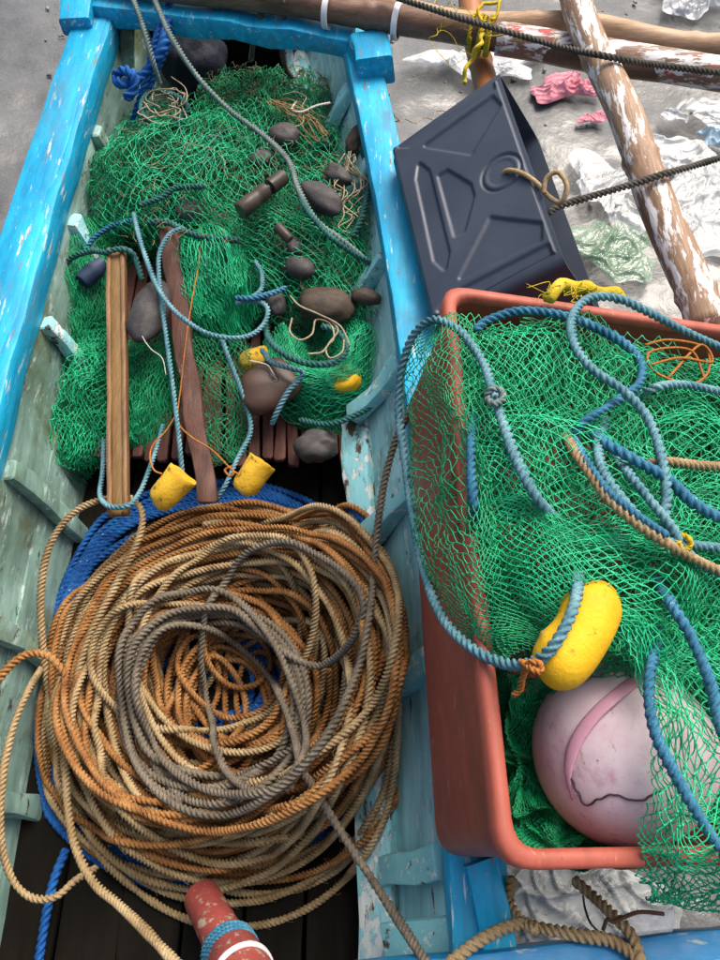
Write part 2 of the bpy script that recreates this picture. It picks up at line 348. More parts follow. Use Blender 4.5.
# ------------------------------------------------------------------ ground
def ground():
    xs = np.unique(np.r_[-150, -60, -20, -8, np.arange(-3.2, 3.21, .035), 8, 20, 60, 150])
    X, Y = np.meshgrid(xs, xs + 1.2, indexing='ij')
    pts = np.stack([X, Y, np.zeros_like(X)], -1)
    f1, f2, f3 = Field(.9, seed=1, dim=1), Field(.22, seed=2, dim=1, n=16), Field(.09, seed=3, dim=1, n=16)
    fade = np.clip(1.4 - .35 * np.hypot(X, Y - 1.2), 0, 1)
    z = f1(pts)[..., 0] * .016 + (np.abs(f2(pts)[..., 0]) * .008 + f3(pts)[..., 0] * .002) * fade
    V = np.stack([X, Y, z - .02], -1).reshape(-1, 3); n = len(xs)
    i = (np.arange(n - 1)[:, None] * n + np.arange(n - 1)[None]).ravel()
    F = np.stack([i, i + n, i + n + 1, i + 1], 1)
    me = mesh_np('mud_ground', V, F); o = bpy.data.objects.new('mud_ground', me); C.objects.link(o)
    me.materials.append(M['mud']); o['kind'] = 'structure'
    return o
ground()
def grit(n, seed):
    g = np.random.default_rng(seed); V, F = [], []
    b = np.array([(1, 0, 0), (-1, 0, 0), (0, 1, 0), (0, -1, 0), (0, 0, 1), (0, 0, -1)], float)
    f = np.array([(0, 2, 4), (2, 1, 4), (1, 3, 4), (3, 0, 4), (2, 0, 5), (1, 2, 5), (3, 1, 5), (0, 3, 5)])
    for k in range(n):
        c = np.array([g.uniform(-2.2, 2.4), g.uniform(-1, 3.6), .0]); r = g.gamma(2, .0024) + .0015; a = g.uniform(0, 6.28)
        q = b * g.uniform(.6, 1.3, (6, 1)) * r * (1.3, .9, .6); V.append(np.stack([q[:, 0] * math.cos(a) - q[:, 1] * math.sin(a), q[:, 0] * math.sin(a) + q[:, 1] * math.cos(a), q[:, 2]], 1) + c + (0, 0, -.006)); F.append(f + 6 * k)
    return np.vstack(V), np.vstack(F)
obj('mud_grit', grit(1700, 4), mat('grit', [(.05, .045, .04), (.16, .15, .135), (.42, .40, .37)], 35, bump=None), label='small pebbles and shell grit strewn over the mud', cat='grit', kind='stuff')

# ------------------------------------------------------------------ the boat
def sp(x, y):
    x, y = np.array(x), np.array(y); o = np.argsort(x); x, y = x[o], y[o]
    c = np.polyfit(x, y, min(3, len(x) - 1)); return lambda t: np.polyval(c, np.clip(t, -.75, 2.35))
xr_out = sp([-.7, -.05, .82, 1.16, 1.53, 2.3], [.155, .178, .133, .095, .052, -.09])
xl_in = sp([-.7, 0, .64, .9, 1.28, 1.56, 2.3], [-.55, -.575, -.575, -.572, -.57, -.575, -.52])
RW, LW = .072, .098
boat = thing('outrigger_boat', (-.2, .7, .0), 'wooden boat painted worn blue outside and pale cyan inside, filled with ropes and nets', 'boat')
YS = np.linspace(-.75, 2.3, 62)
def strip(xf, zf, w, h, bev, ys=YS, rough=.0018, seed=0, tilt=0):
    """long timber following the boat's side; xf, zf give its centre"""
    f = Field(.15, seed=seed); sec = rrect(w, h, bev); secs = []
    ct, st = math.cos(tilt), math.sin(tilt)
    for y in ys:
        X = np.stack([xf(y) + sec[:, 0] * ct - sec[:, 1] * st, np.full(len(sec), y), RAIL + zf(y) + sec[:, 0] * st + sec[:, 1] * ct], 1)
        secs.append(X + f(X) * rough)
    return loft(secs)
def side(name, pts_fn, m, th=.014, ys=YS, parent=boat, seed=0, rough=.002):
    """plank between two edge curves: pts_fn(y) -> (x0, z0), (x1, z1)"""
    f = Field(.2, seed=seed); secs = []
    for y in ys:
        (x0, z0), (x1, z1) = pts_fn(y)
        d = np.array([x1 - x0, z1 - z0]); d = d / np.linalg.norm(d); n = np.array([-d[1], d[0]]) * th
        q = [(x0, z0), (x0 * .67 + x1 * .33, z0 * .67 + z1 * .33), (x0 * .33 + x1 * .67, z0 * .33 + z1 * .67), (x1, z1), (x1 + n[0], z1 + n[1]), (x0 + n[0], z0 + n[1])]
        X = np.array([[a, y, RAIL + b] for a, b in q]); secs.append(X + f(X) * rough)
    return obj(name, loft(secs), m, parent, smooth=True, sharp=40)
Z0 = lambda y: -.02
# rails: flat cap with a raised inner bead
r1 = obj('gunwale', strip(lambda y: xr_out(y) - RW / 2, Z0, RW, .04, .006, seed=1, rough=.001), M['rail_blue'], boat, sharp=35)
obj('rail_bead', strip(lambda y: xr_out(y) - RW + .012, lambda y: -.028, .022, .05, .006, seed=2, rough=.001), M['rail_blue'], r1, sharp=35)
r2 = obj('gunwale', strip(lambda y: xl_in(y) - LW / 2 + .004, lambda y: -.015, LW - .02, .035, .006, seed=3, tilt=.06, rough=.001), M['rail_blue'], boat, sharp=35)
obj('rail_bead', strip(lambda y: xl_in(y) - .009, lambda y: -.028, .026, .062, .006, seed=4, rough=.001), M['rail_blue'], r2, sharp=35)
# right inner side: upper plank, ledge strip, lower plank
xr_in = lambda y: xr_out(y) - RW + .016
xs_ = lambda y: xr_out(y) - .148                 # ledge
side('inner_plank', lambda y: ((xr_in(y), -.045), (xs_(y) + .02, -.20)), M['cyan_plank'], .012, seed=5)
obj('ledge_strip', strip(lambda y: xs_(y) + .002, lambda y: -.212, .058, .05, .007, seed=6, rough=.004, tilt=.5), M['peel'], boat, sharp=35)
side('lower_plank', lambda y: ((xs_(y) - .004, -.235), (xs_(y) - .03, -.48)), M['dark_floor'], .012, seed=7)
# left inner side in three planks
xli = lambda y: xl_in(y) - .002
side('inner_plank', lambda y: ((xli(y) + .012, -.19), (xli(y), -.048)), M['moss_plank'], .012, seed=8)
side('inner_plank', lambda y: ((xli(y) + .042, -.34), (xli(y) + .014, -.193)), M['moss_plank'], .012, seed=9)
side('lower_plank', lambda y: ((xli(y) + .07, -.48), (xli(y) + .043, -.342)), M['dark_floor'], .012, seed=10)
# outer planking and bottom
side('outer_plank', lambda y: ((xr_out(y) - .006, -.25), (xr_out(y) - .004, -.042)), M['rail_blue'], .012, seed=11)
side('outer_plank', lambda y: ((xr_out(y) - .07, -.52), (xr_out(y) - .008, -.253)), M['deep_blue'], .012, seed=12)
side('outer_plank', lambda y: ((xl_in(y) - LW + .028, -.042), (xl_in(y) - LW + .034, -.27)), M['rail_blue'], .012, seed=13)
side('outer_plank', lambda y: ((xl_in(y) - LW + .036, -.272), (xl_in(y) - .02, -.52)), M['deep_blue'], .012, seed=14)
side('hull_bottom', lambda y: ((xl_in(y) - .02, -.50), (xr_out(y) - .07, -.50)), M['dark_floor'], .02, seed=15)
# ribs on the right and left side
def rib(pa, pb, w, h, m, seed):
    return obj('rib', board(pa, pb, w, h, .006, up=(0, 1, 0), seg=5, rough=.004, seed=seed), m, boat, sharp=35)
for k, y in enumerate((.015, .255, .53, .78, 1.03, 1.28, 1.53)):
    a = np.array([xr_in(y) - .004, y + .012, RAIL - .055]); b = np.array([xs_(y) + .005, y - .012, RAIL - .185])
    rib(a + (-.006, 0, 0), b + (-.004, 0, 0), .030, .042, M['rib_cyan'], 20 + k)
for k, y in enumerate((.10, .33, .58, .885, 1.14, 1.40)):
    a = np.array([xli(y) + .008, y + .01, RAIL - .06]); b = np.array([xli(y) + .064, y - .012, RAIL - .36])
    rib(a, b, .026, .034, M['moss_plank'] if k in (0, 1, 2, 5) else M['peel'], 40 + k)
# bottom boards below the coil, each a plank, and the slatted platform under the nets
FLOOR = -.30
for k in range(6):
    x = -.505 + .093 * k
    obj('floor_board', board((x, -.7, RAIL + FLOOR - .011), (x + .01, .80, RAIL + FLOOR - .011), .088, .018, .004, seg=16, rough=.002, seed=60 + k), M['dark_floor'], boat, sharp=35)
PLAT = -.215
for k in range(21):
    x0 = -.517 + .0245 * k; yf = .692 + rng.uniform(-.012, .012)
    top = x0 - .03 * 0
    obj('slat', board((x0, yf, RAIL + PLAT - .008), (x0 + (.0 if k < 10 else -.05), 1.62, RAIL + PLAT - .008), .0205, .012 + rng.uniform(0, .004), .003, seg=10, rough=.0015, seed=80 + k), M['slat'], boat, sharp=35)
obj('platform_bearer', board((-.54, .76, RAIL + PLAT - .034), (-.02, .76, RAIL + PLAT - .034), .035, .036, .005, seed=110), M['dark_floor'], boat, sharp=35)
obj('platform_bearer', board((-.54, 1.45, RAIL + PLAT - .034), (-.06, 1.45, RAIL + PLAT - .034), .035, .036, .005, seed=111), M['dark_floor'], boat, sharp=35)
# thwart at the bow end and its corner block
ta, tb = at(86, 6, .004), at(352, 42, .004)
obj('thwart', board(ta, tb, .062, .045, .006, seg=14, rough=.003, seed=112), M['rail_blue'], boat, sharp=35)
cb = at(372, 58, .012)
obj('corner_block', board(cb + (-.012, .05, 0), cb + (.008, -.05, 0), .075, .06, .007, seg=4, rough=.004, seed=113), M['rail_blue'], boat, sharp=35)
obj('corner_block', board(at(85, -14, .012), at(76, 26, .008), .075, .045, .007, seg=4, rough=.004, seed=114), M['rail_blue'], boat, sharp=35)
# cross beam at the near end and the cyan step block under it
obj('cross_beam', board(at(235, 1024, .012) + (-.42, -.03, 0), at(760, 954, .012) + (.25, .014, 0),   .075, .05, .007, seg=26, rough=.0012, seed=115), M['deep_blue'], boat, sharp=35)
obj('step_block', board(at(392, 938, -.13), at(474, 930, -.05), .04, .05, .006, seg=5, seed=116), M['rib_cyan'], boat, sharp=35)
obj('rail_knee', board(at(483, 862, -.0), at(497, 950, -.006), .040, .045, .006, seg=6, rough=.003, seed=117), M['rail_blue'], boat, sharp=35)
# bow bulkhead behind the thwart, near-black as if in shade, and a mossy post
obj('bulkhead', board((-.57, 1.93, RAIL - .25), (.0, 1.93, RAIL - .25), .02, .42, .004, seg=8, rough=.004, seed=118), M['dark_floor'], boat, sharp=35)
obj('bulkhead_post', board(at(128, 20, -.02), at(126, 110, -.2), .03, .03, .005, up=(0, 1, 0), seed=119), M['moss_plank'], boat, sharp=35)

# ------------------------------------------------------------------ bamboo poles
def bamboo(name, p0, p1, r, m, label, nodes_at=.34, off=.1, seed=0, parent=None, rseg=20):
    p0, p1 = np.array(p0), np.array(p1); L = np.linalg.norm(p1 - p0); d, s, u = frame(p1 - p0)
    f = Field(.4, seed=seed); a = np.arange(rseg) * 2 * np.pi / rseg; secs = []
    for t in np.arange(0, L + .001, .012):
        q = (t + off) % nodes_at; q = min(q, nodes_at - q)
        rr = r * (1 + .10 * math.exp(-(q / .010) ** 2) - .05 * math.exp(-((q - .02) / .012) ** 2))
        c = p0 + d * t + f(p0 + d * t) * .006
        secs.append(c + rr * (np.cos(a)[:, None] * s + np.sin(a)[:, None] * u))
    o = obj(name, loft(secs), m, parent)
    if parent is None: tag(o, label, 'pole')
    return o
def ext(a, b, k0, k1): a, b = np.array(a), np.array(b); return a + (b - a) * k0, a + (b - a) * k1
pa, pb = ext(at(175, -14, .058), at(620, 58, .058), -.55, 1.6)
bamboo('bamboo_pole', pa, pb, .029, M['brown_bamboo'], 'thick dark brown bamboo pole lying across both blue rails', off=.05, seed=31)
qa, qb = ext(at(435, 13, .055), at(720, 42, .055), -1.6, 1.5)
bamboo('bamboo_pole', qa, qb, .021, M['pale_bamboo'], 'thinner pale tan bamboo pole behind the dark brown pole', off=.2, seed=32)
_bp = bpy.data.objects['bamboo_pole']
sa, sb = pa + (pb - pa) * .60, pb - (pb - pa) * .01
obj('painted_end', tube(resample(np.array([sa, (sa + sb) / 2, sb]), .02) + np.zeros(3), .0318, 24), M['paint_bamboo'], _bp, label='end flaking white and red paint')
va, vb = ext(at(577, 0, .118), at(702, 312, .118), -.35, 1.05)
bamboo('bamboo_pole', va, vb, .030, M['white_bamboo'], 'bamboo pole with flaking white paint resting on top of the cross poles', nodes_at=.30, off=.13, seed=33)
oa = at(482, 78, -.005)
bamboo('bamboo_pole', oa + (-.01, .28, .0), oa + (.10, -1.5, -.10), .026, M['orange_bamboo'], 'smooth orange bamboo pole tied under the dark pole with yellow cord', nodes_at=.4, off=.2, seed=34)

# ------------------------------------------------------------------ ropes by hand-measured points
def rope(name, pts, r, m, label, lay=2.2, lobes=3, cat='rope', group=None, parent=None, wob=.0, seed=0, ds=None):
    p = cr(P(*pts), 14)
    if wob: p = p + Field(.05, seed=seed)(p) * wob
    return obj(name, rope_mesh(p, r, lay, ds, lobes, seed=seed), m, parent, label=None if parent else label, cat=None if parent else cat, group=group)
def twine(name, pts, r, m, parent=None, label=None, cat='twine', n=5, wob=0, seed=0):
    p = cr(P(*pts), 8)
    if wob: p = p + Field(.04, seed=seed)(p) * wob
    return obj(name, tube(p, r, n), m, parent, label=None if parent else label, cat=None if parent else cat)

# ---- the coil: ropes are dropped one after another on a height map so that they lie on each other
CELL = .0035
HX0, HY0 = -.70, -.35; HN = (int(1.05 / CELL), int(1.35 / CELL))
HM = np.full(HN, RAIL + FLOOR)
_gx = HX0 + np.arange(HN[0]) * CELL; _gy = HY0 + np.arange(HN[1]) * CELL
HM = np.maximum(HM, np.where(_gx[:, None] > xs_(_gy)[None] - .03, RAIL - .185, 0))      # the ledge along the right side carries rope too
def disc(r):
    k = int(r / CELL) + 1; g = np.arange(-k, k + 1); a, b = np.meshgrid(g, g, indexing='ij'); d = np.hypot(a, b) * CELL
    q = d <= r; return a[q], b[q], d[q]
def smooth1(z, n):
    k = np.hanning(2 * n + 3)[1:-1]; k /= k.sum(); return np.convolve(np.r_[np.full(n, z[0]), z, np.full(n, z[-1])], k, 'same')[n:-n]
def drop(xy, r, sink=.0):
    da, db, dd = disc(r * .6); ix = ((xy[:, 0] - HX0) / CELL).astype(int).clip(6, HN[0] - 7); iy = ((xy[:, 1] - HY0) / CELL).astype(int).clip(6, HN[1] - 7)
    h = HM[ix[:, None] + da, iy[:, None] + db].max(1)
    z = h + r * .72
    w = 6; zm = np.array([z[max(0, i - w):i + w + 1].max() for i in range(len(z))]); z = smooth1(np.maximum(z, .35 * zm + .65 * z), 9) - sink
    da, db, dd = disc(r); top = np.sqrt(np.maximum(r * r - dd * dd, 0))
    np.maximum.at(HM, (ix[:, None] + da, iy[:, None] + db), z[:, None] + top[None])
    return z
CC = np.array([-.236, .299]); DS = .0032
def coil_path(turns, rmin, rmax, seed, jit=.022, th0=0., ecc=(1.0, 1.02), off=(0, 0)):
    r = np.random.default_rng(seed); n = int(turns * 260); t = np.linspace(0, turns, n)
    kn = np.arange(0, turns + 2, .5)
    base = np.repeat(r.uniform(0, 1, len(kn) // 2 + 1), 2)[:len(kn)]
    base = base + r.normal(0, .10, len(kn))
    rad = rmin + (rmax - rmin) * np.clip(np.interp(t, kn, base), 0, 1) ** .6
    rad = smooth1(rad, 70)
    ox = smooth1(np.interp(t, kn, r.normal(0, jit, len(kn))), 60); oy = smooth1(np.interp(t, kn, r.normal(0, jit, len(kn))), 60)
    th = th0 + t * 2 * np.pi
    x = CC[0] + off[0] + ox + rad * np.cos(th) * ecc[0]; y = CC[1] + off[1] + oy + rad * np.sin(th) * ecc[1]
    xy = np.stack([x, y], 1)
    lo, hi = -.495, .035      # the sides of the boat squeeze the coil
    xy[:, 0] = np.where(xy[:, 0] < lo, lo + (xy[:, 0] - lo) * .55, np.where(xy[:, 0] > hi, hi + (xy[:, 0] - hi) * .7, xy[:, 0]))
    return resample(xy, DS)
ROPES = {}
def lay_chunks(order):
    """order: list of (key, start fraction, end fraction)"""
    for key, a, b in order:
        xy, z, r = ROPES[key]; i, j = int(a * len(xy)), int(b * len(xy)); z[i:j] = drop(xy[i:j], r)
def coil_add(key, xy, r): ROPES[key] = [xy, np.zeros(len(xy)), r]
RB, RO, RG = .0070, .0060, .0064
coil_add('blue', coil_path(18, .19, .345, 3, .03, off=(-.020, .024)), RB)
coil_add('blue_in', coil_path(12, .015, .12, 4, .02), RB)
coil_add('orange', coil_path(78, .045, .290, 11, .036, off=(.022, -.010)), RO)
coil_add('beige', coil_path(38, .050, .290, 23, .040, th0=2., off=(.020, -.014)), RO * 1.02)
lay_chunks([('blue', 0, 1), ('blue_in', 0, 1)])
od = []
for k in range(40):
    od.append(('orange', k / 40, (k + 1) / 40))
    if k >= 4: od.append(('beige', (k - 4) / 36, (k - 3) / 36))
lay_chunks(od)
def g_xy(pts): return resample(cr(np.array([at(x, y, -.14)[:2] for x, y in pts]), 16), DS)
coil_add('grey_loop', g_xy([(300, 792), (268, 800), (225, 770), (205, 720), (190, 665), (200, 610), (222, 575), (248, 553), (292, 556), (335, 586), (362, 622), (357, 650), (330, 664), (298, 660), (262, 632), (232, 605), (190, 606), (158, 622), (132, 655), (128, 705), (150, 755), (200, 772), (250, 770), (296, 752)]), RG)
coil_add('grey', g_xy([(372, 610), (369, 640), (358, 690), (336, 742), (302, 784), (256, 812), (205, 816), (160, 792), (128, 748), (116, 692), (124, 640), (150, 605), (190, 583), (230, 590), (262, 624), (286, 668), (303, 718), (308, 765), (285, 795), (245, 800), (196, 785), (155, 750), (137, 700), (146, 650), (177, 622), (216, 622), (251, 646), (274, 682), (293, 730), (307, 780)]), RG)
_t = np.linspace(.3, 4.1, 60) * 2 * np.pi; _r = np.random.default_rng(8)
coil_add('grey_ring', g_xy([(212 + 6 * math.sin(t * .23) + (88 + 9 * math.sin(t * .31 + 1)) * math.cos(t), 703 + 5 * math.cos(t * .19) + (96 + 9 * math.sin(t * .27)) * math.sin(t)) for t in _t]), RG)
lay_chunks([('grey_ring', 0, 1), ('grey_loop', 0, 1), ('grey', 0, 1)])
def coil_obj(name, key, m, label, lay, pre=None, post=None):
    xy, z, r = ROPES[key]; z = smooth1(z, 7); p = np.column_stack([xy, z])
    if pre is not None: p = np.vstack([cr(np.vstack([pre, p[0]]), 14)[:-1], p])
    if post is not None: p = np.vstack([p, cr(np.vstack([p[-1], post]), 14)[1:]])
    k = np.hanning(9); k /= k.sum()
    pp = resample(p, DS); q = np.stack([smooth1(pp[:, i], 4) for i in range(3)], 1)
    o = obj(name, rope_mesh(q, r, lay, .2 * 2 * r), m, None, label=label, cat='rope')
    g = np.random.default_rng(len(q)); nf = min(5000, len(q) // 4); ii = g.integers(2, len(q) - 2, nf); T = q[ii + 1] - q[ii - 1]; T /= np.linalg.norm(T, axis=1)[:, None]
    nn = g.normal(size=(nf, 3)); nn[:, 2] = np.abs(nn[:, 2]); nn -= T * (nn * T).sum(1)[:, None]; nn /= np.linalg.norm(nn, axis=1)[:, None]
    p0 = q[ii] + nn * r * .93; p1 = p0 + T * g.uniform(.003, .012, (nf, 1)) + nn * g.uniform(.0008, .004, (nf, 1))
    obj('loose_fibres', edges_tube(p0, p1, .00028, .12, 5, 1.0, 2), m, o, kind='stuff')
    return o
coil_obj('rope_coil', 'blue', M['r_blue'], 'wide coil of bright blue rope lying under the orange rope', 2.3)
coil_obj('rope_coil', 'blue_in', M['r_blue'], 'small blue rope coil visible down in the hole of the big coil', 2.3)
coil_obj('rope_coil', 'orange', M['r_orange'], 'big round coil of orange brown rope in the boat', 1.75)
coil_obj('rope_coil', 'beige', M['r_beige'], 'coil of beige rope wound in among the orange brown rope', 1.6, post=P((75, 850, -.17), (98, 880, -.15), (130, 912, -.11), (178, 965, -.03)) if False else None)
coil_obj('rope_coil', 'grey_ring', M['r_grey'], 'ring of several grey rope turns around the hole of the big coil', 1.9)
coil_obj('rope', 'grey_loop', M['r_grey'], 'short grey rope with an open loop on top of the coil', 1.9)
coil_obj('rope', 'grey', M['r_grey'], 'long grey rope looped on the coil and running up under the crate', 1.9,
         pre=P((425, 395, .012), (410, 412, .008), (396, 440, -.02), (385, 480, -.045), (378, 525, -.055), (374, 565, -.06)),
         post=P((330, 815, -.065), (358, 858, -.06), (392, 910, -.04), (428, 965, .045)))
rope('rope', [(74, 700, -.20), (62, 672, -.150), (50, 657, -.140), (32, 653, -.135), (14, 662, -.13), (-6, 684, -.13)], .0070, M['r_orange'], 'orange brown rope end bent out over the cyan side planks', 1.75)
rope('rope', [(42, 668, -.23), (30, 688, -.175), (14, 725, -.16), (3, 775, -.16), (1, 835, -.17), (10, 875, -.19), (30, 897, -.20), (55, 897, -.20), (76, 880, -.215), (96, 868, -.25)], .0062, M['r_tan'], 'thin tan rope loop hanging out of the coil against the mossy planks', 1.75)
rope('rope', [(48, 690, -.24), (42, 640, -.205), (41, 590, -.175), (50, 545, -.155), (72, 514, -.145), (100, 500, -.14), (126, 496, -.135), (142, 512, -.135), (138, 540, -.14), (116, 585, -.15), (90, 635, -.155), (72, 700, -.16), (66, 770, -.165), (72, 835, -.165), (92, 880, -.15), (118, 904, -.12), (145, 930, -.07), (182, 970, .0)], .0066, M['r_beige'], 'beige rope looped at the foot of the brown strip, its end by the red post', 1.6)
rope('rope', [(330, 520, -.27), (334, 510, -.25), (336, 525, -.26), (335, 560, -.28)], .0075, M['r_blue'], 'blue rope bight standing by the peeling ledge', 2.3)
rope('rope', [(66, 850, -.28), (54, 880, -.265), (46, 915, -.27), (38, 965, -.28)], .0075, M['r_blue'], 'blue rope end hanging into the dark bilge', 2.3)

# red post with a blue lashing and a white band at the near end
pr = at(226, 944, -.13); pd = at(259, 1008, -.03) - pr
post = thing('mooring_post', pr - np.array([0, 0, .0]), 'round red post with chipped paint, blue lashing and white band', 'post')
obj('post_body', revolve(pr - pd * .9, pd, [(0, .026), (.10, .027), (.125, .028), (.140, .030), (.146, .035), (.20, .037), (.23, .037), (.242, .034), (.243, .001)], 28), M['post'], post, sharp=50)
dd_, ss_, uu_ = frame(pd)
def ring_pts(c, d, s, u, r, turns, adv, n=26, a0=0):
    t = np.linspace(0, turns, int(turns * n)); return c + d * (t * adv)[:, None] + r * (np.cos(t * 2 * np.pi + a0)[:, None] * s + np.sin(t * 2 * np.pi + a0)[:, None] * u)
o0 = pr - pd * .9
obj('lashing', rope_mesh(ring_pts(o0 + dd_ * .125, dd_, ss_, uu_, .0335, 3.2, .007), .0034, 2.2), M['r_seablue'], post)
obj('band', loft([o0 + dd_ * t + r * (np.cos(np.arange(32) * np.pi / 16)[:, None] * ss_ + np.sin(np.arange(32) * np.pi / 16)[:, None] * uu_) for t, r in ((.180, .0365), (.180, .0395), (.1865, .0395), (.1865, .0365))], cap=False), M['white_band'], post, sharp=40)


# ------------------------------------------------------------------ black tub
def ring_lerp(a, b, c, d, n, rad):
    """rounded quadrilateral through four corners"""
    out = []; q = [np.asarray(v, float) for v in (a, b, c, d)]
    for i in range(4):
        p, c0, nx = q[i - 1], q[i], q[(i + 1) % 4]
        e0 = (p - c0) / np.linalg.norm(p - c0); e1 = (nx - c0) / np.linalg.norm(nx - c0)
        for k in range(n + 1):
            t = k / n; P0, P1, P2 = c0 + e0 * rad, c0, c0 + e1 * rad
            out.append((1-t)**2 * P0 + 2*t*(1-t) * P1 + t*t * P2)
    return np.array(out)
tA, tD = at(386, 148, .045), at(428, 330, .035)
tB = min((at(500, 76, h) for h in np.linspace(-.1, .4, 400)), key=lambda q: abs((q - tA) @ (tD - tA)))     # square corner
ey = tD - tA; Lt = np.linalg.norm(ey); ey /= Lt                 # along the closed edge, towards the camera
ex = tB - tA; ex -= ey * (ex @ ey); Wt = np.linalg.norm(ex); ex /= Wt
ez = np.cross(ex, ey);  ez = ez if ez[2] > 0 else -ez           # panel normal, up
tub = thing('plastic_tub', (tA + tB) / 2 - np.array([0, 0, .25]), 'black plastic tub lying on its side, embossed spokes and round boss on its upper side', 'tub')
Dp = .17; LO = .008; 
def tp(u, v, w): return tA + ex * u + ey * v + ez * w
lv = []
for u, g, dz in ((0.0, .030, 0), (.004, .012, 0), (.018, .0, 0), (Wt * .5, -.004, .0), (Wt - .006, -.008, 0), (Wt, -.008, 0)):
    lo = .035 * u / Wt
    lv.append(ring_lerp(tp(u, g, -g), tp(u + lo * 0, Lt - g, -g), tp(u + LO * u / Wt, Lt - g, -Dp + g), tp(u + LO * u / Wt, g, -Dp + g), 5, .022))
inn = []
for u, g in ((Wt, -.004), (Wt * .5, .0), (.02, .004), (.008, .02)):
    lo = .035 * u / Wt
    inn.append(ring_lerp(tp(u, g, -g), tp(u, Lt - g, -g), tp(u + LO * u / Wt, Lt - g, -Dp + g), tp(u + LO * u / Wt, g, -Dp + g), 5, .020))
obj('tub_body', loft(lv + inn), M['tub'], tub, sharp=50)
cu, cv = .80, .50
WEDGE = [[(.20, .28), (.18, .72), (.23, .78), (.28, .72), (.29, .28), (.24, .22)], [(.37, .34), (.37, .66), (.43, .66), (.56, .53), (.56, .47), (.43, .34)],
         [(.33, .14), (.90, .12), (.93, .18), (.74, .27), (.64, .32)], [(.33, .86), (.90, .88), (.93, .82), (.74, .73), (.64, .68)],
         [(.12, .05), (.93, .045), (.93, .075), (.2, .085)], [(.12, .95), (.93, .955), (.93, .925), (.2, .915)]]
def poly_sd(U, V_, poly):
    """signed distance in metres to a polygon given in panel fractions, negative inside"""
    p = np.array(poly) * (Wt, Lt); X = np.stack([U * Wt, V_ * Lt], -1); d = np.full(U.shape, 9.); ins = np.zeros(U.shape, bool)
    for i in range(len(p)):
        a_, b_ = p[i - 1], p[i]; e = b_ - a_; w = X - a_; t = np.clip((w @ e) / (e @ e), 0, 1); d = np.minimum(d, np.linalg.norm(w - t[..., None] * e, axis=-1))
        c = ((a_[1] > X[..., 1]) != (b_[1] > X[..., 1])) & (X[..., 0] < (b_[0] - a_[0]) * (X[..., 1] - a_[1]) / (b_[1] - a_[1] + 1e-12) + a_[0]); ins ^= c
    return np.where(ins, -d, d)
nu_, nv_ = 120, 170
U_, V__ = np.meshgrid(np.linspace(.045, .985, nu_), np.linspace(.03, .97, nv_), indexing='ij')
ssm = lambda x: np.clip(x, 0, 1) ** 2 * (3 - 2 * np.clip(x, 0, 1))
hgt = np.full(U_.shape, .0055)
for w_ in WEDGE: hgt -= .0042 * ssm((.0045 - (poly_sd(U_, V__, w_) - .004)) / .006 - .2)
rb = np.hypot((U_ - cu) * Wt, (V__ - cv) * Lt)
hgt -= .0035 * ssm(1 - np.abs(rb - .034) / .0045); hgt -= .0012 * ssm((.026 - rb) / .004)
ed = np.minimum(np.minimum(U_ - .045, .985 - U_) * Wt, np.minimum(V__ - .03, .97 - V__) * Lt)
hgt = hgt * ssm(ed / .006) - .003 * (1 - ssm(ed / .006)) + .004 * np.minimum(1, U_ / .5) + .004 * np.clip(U_ - .5, 0, 1) / .5
VV = tA + ex * (U_ * Wt)[..., None] + ey * (V__ * Lt)[..., None] + ez * hgt[..., None]
i_ = (np.arange(nu_ - 1)[:, None] * nv_ + np.arange(nv_ - 1)[None]).ravel()
obj('embossed_panel', (VV.reshape(-1, 3), np.stack([i_, i_ + nv_, i_ + nv_ + 1, i_ + 1], 1)), M['tub'], tub)
tc = [tp(cu * Wt, cv * Lt, .004), tp(.85 * Wt, .52 * Lt, .016), tp(.93 * Wt, .57 * Lt, .018), tp(1.0 * Wt, .64 * Lt, .014), tp(1.04 * Wt, .70 * Lt, .0), tp(1.10 * Wt, .75 * Lt, .0), tp(1.17 * Wt, .72 * Lt, .012), tp(1.15 * Wt, .66 * Lt, .02), tp(1.07 * Wt, .66 * Lt, .02), tp(1.02 * Wt, .70 * Lt, .012)]
obj('tie_cord', tube(cr(np.array(tc), 8), .0040, 8), M['r_tan'], label='tan cord knotted through the side of the black tub', cat='cord')
rope('rope', [(548, 214, .15), (558, 207, .15), (590, 197, .15), (640, 182, .152), (668, 173, .156), (700, 164, .14), (760, 146, .10)], .0064, M['r_dark'], 'dark grey rope stretched from the black tub over the white flaking pole', 2.0)
rope('rope', [(380, -10, .11), (408, 1, .112), (474, 22, .116), (536, 40, .118), (570, 49, .135), (600, 55, .158), (630, 61, .150), (663, 66, .125), (720, 73, .11), (790, 84, .105)], .0068, M['r_dark'], 'dark grey rope running along above the dark bamboo pole', 2.0)

# yellow lashing, white bands and hanging rope ends on the dark pole
lash = thing('yellow_lashing', at(482, 34, .02), 'frayed yellow cord knotted round the dark pole and orange pole', 'lashing')
pdir = (pb - pa) / np.linalg.norm(pb - pa); _, ps, pu = frame(pdir)
def on_pole(px):           # point of the dark pole's axis above pixel column px
    t = np.linspace(0, 1, 4000); L = pa + (pb - pa) * t[:, None]
    q = L - np.array([0, 0, RAIL + CAM_H]); d = q @ _fw; x = 360 + FPX * q[:, 0] / d
    return L[np.argmin(np.abs(x - px))]
c0 = on_pole(483)
for k in range(5):
    obj('turn', rope_mesh(ring_pts(c0 + pdir * (-.022 + .009 * k), pdir, ps, pu, .0345 + .001 * (k % 2), 1.05, .004, a0=k) + Field(.06, seed=k)(c0 + pdir * k * .02 + np.zeros((int(1.05 * 26), 3))) * .002, .0042, 2.4), M['r_yellow'], lash)
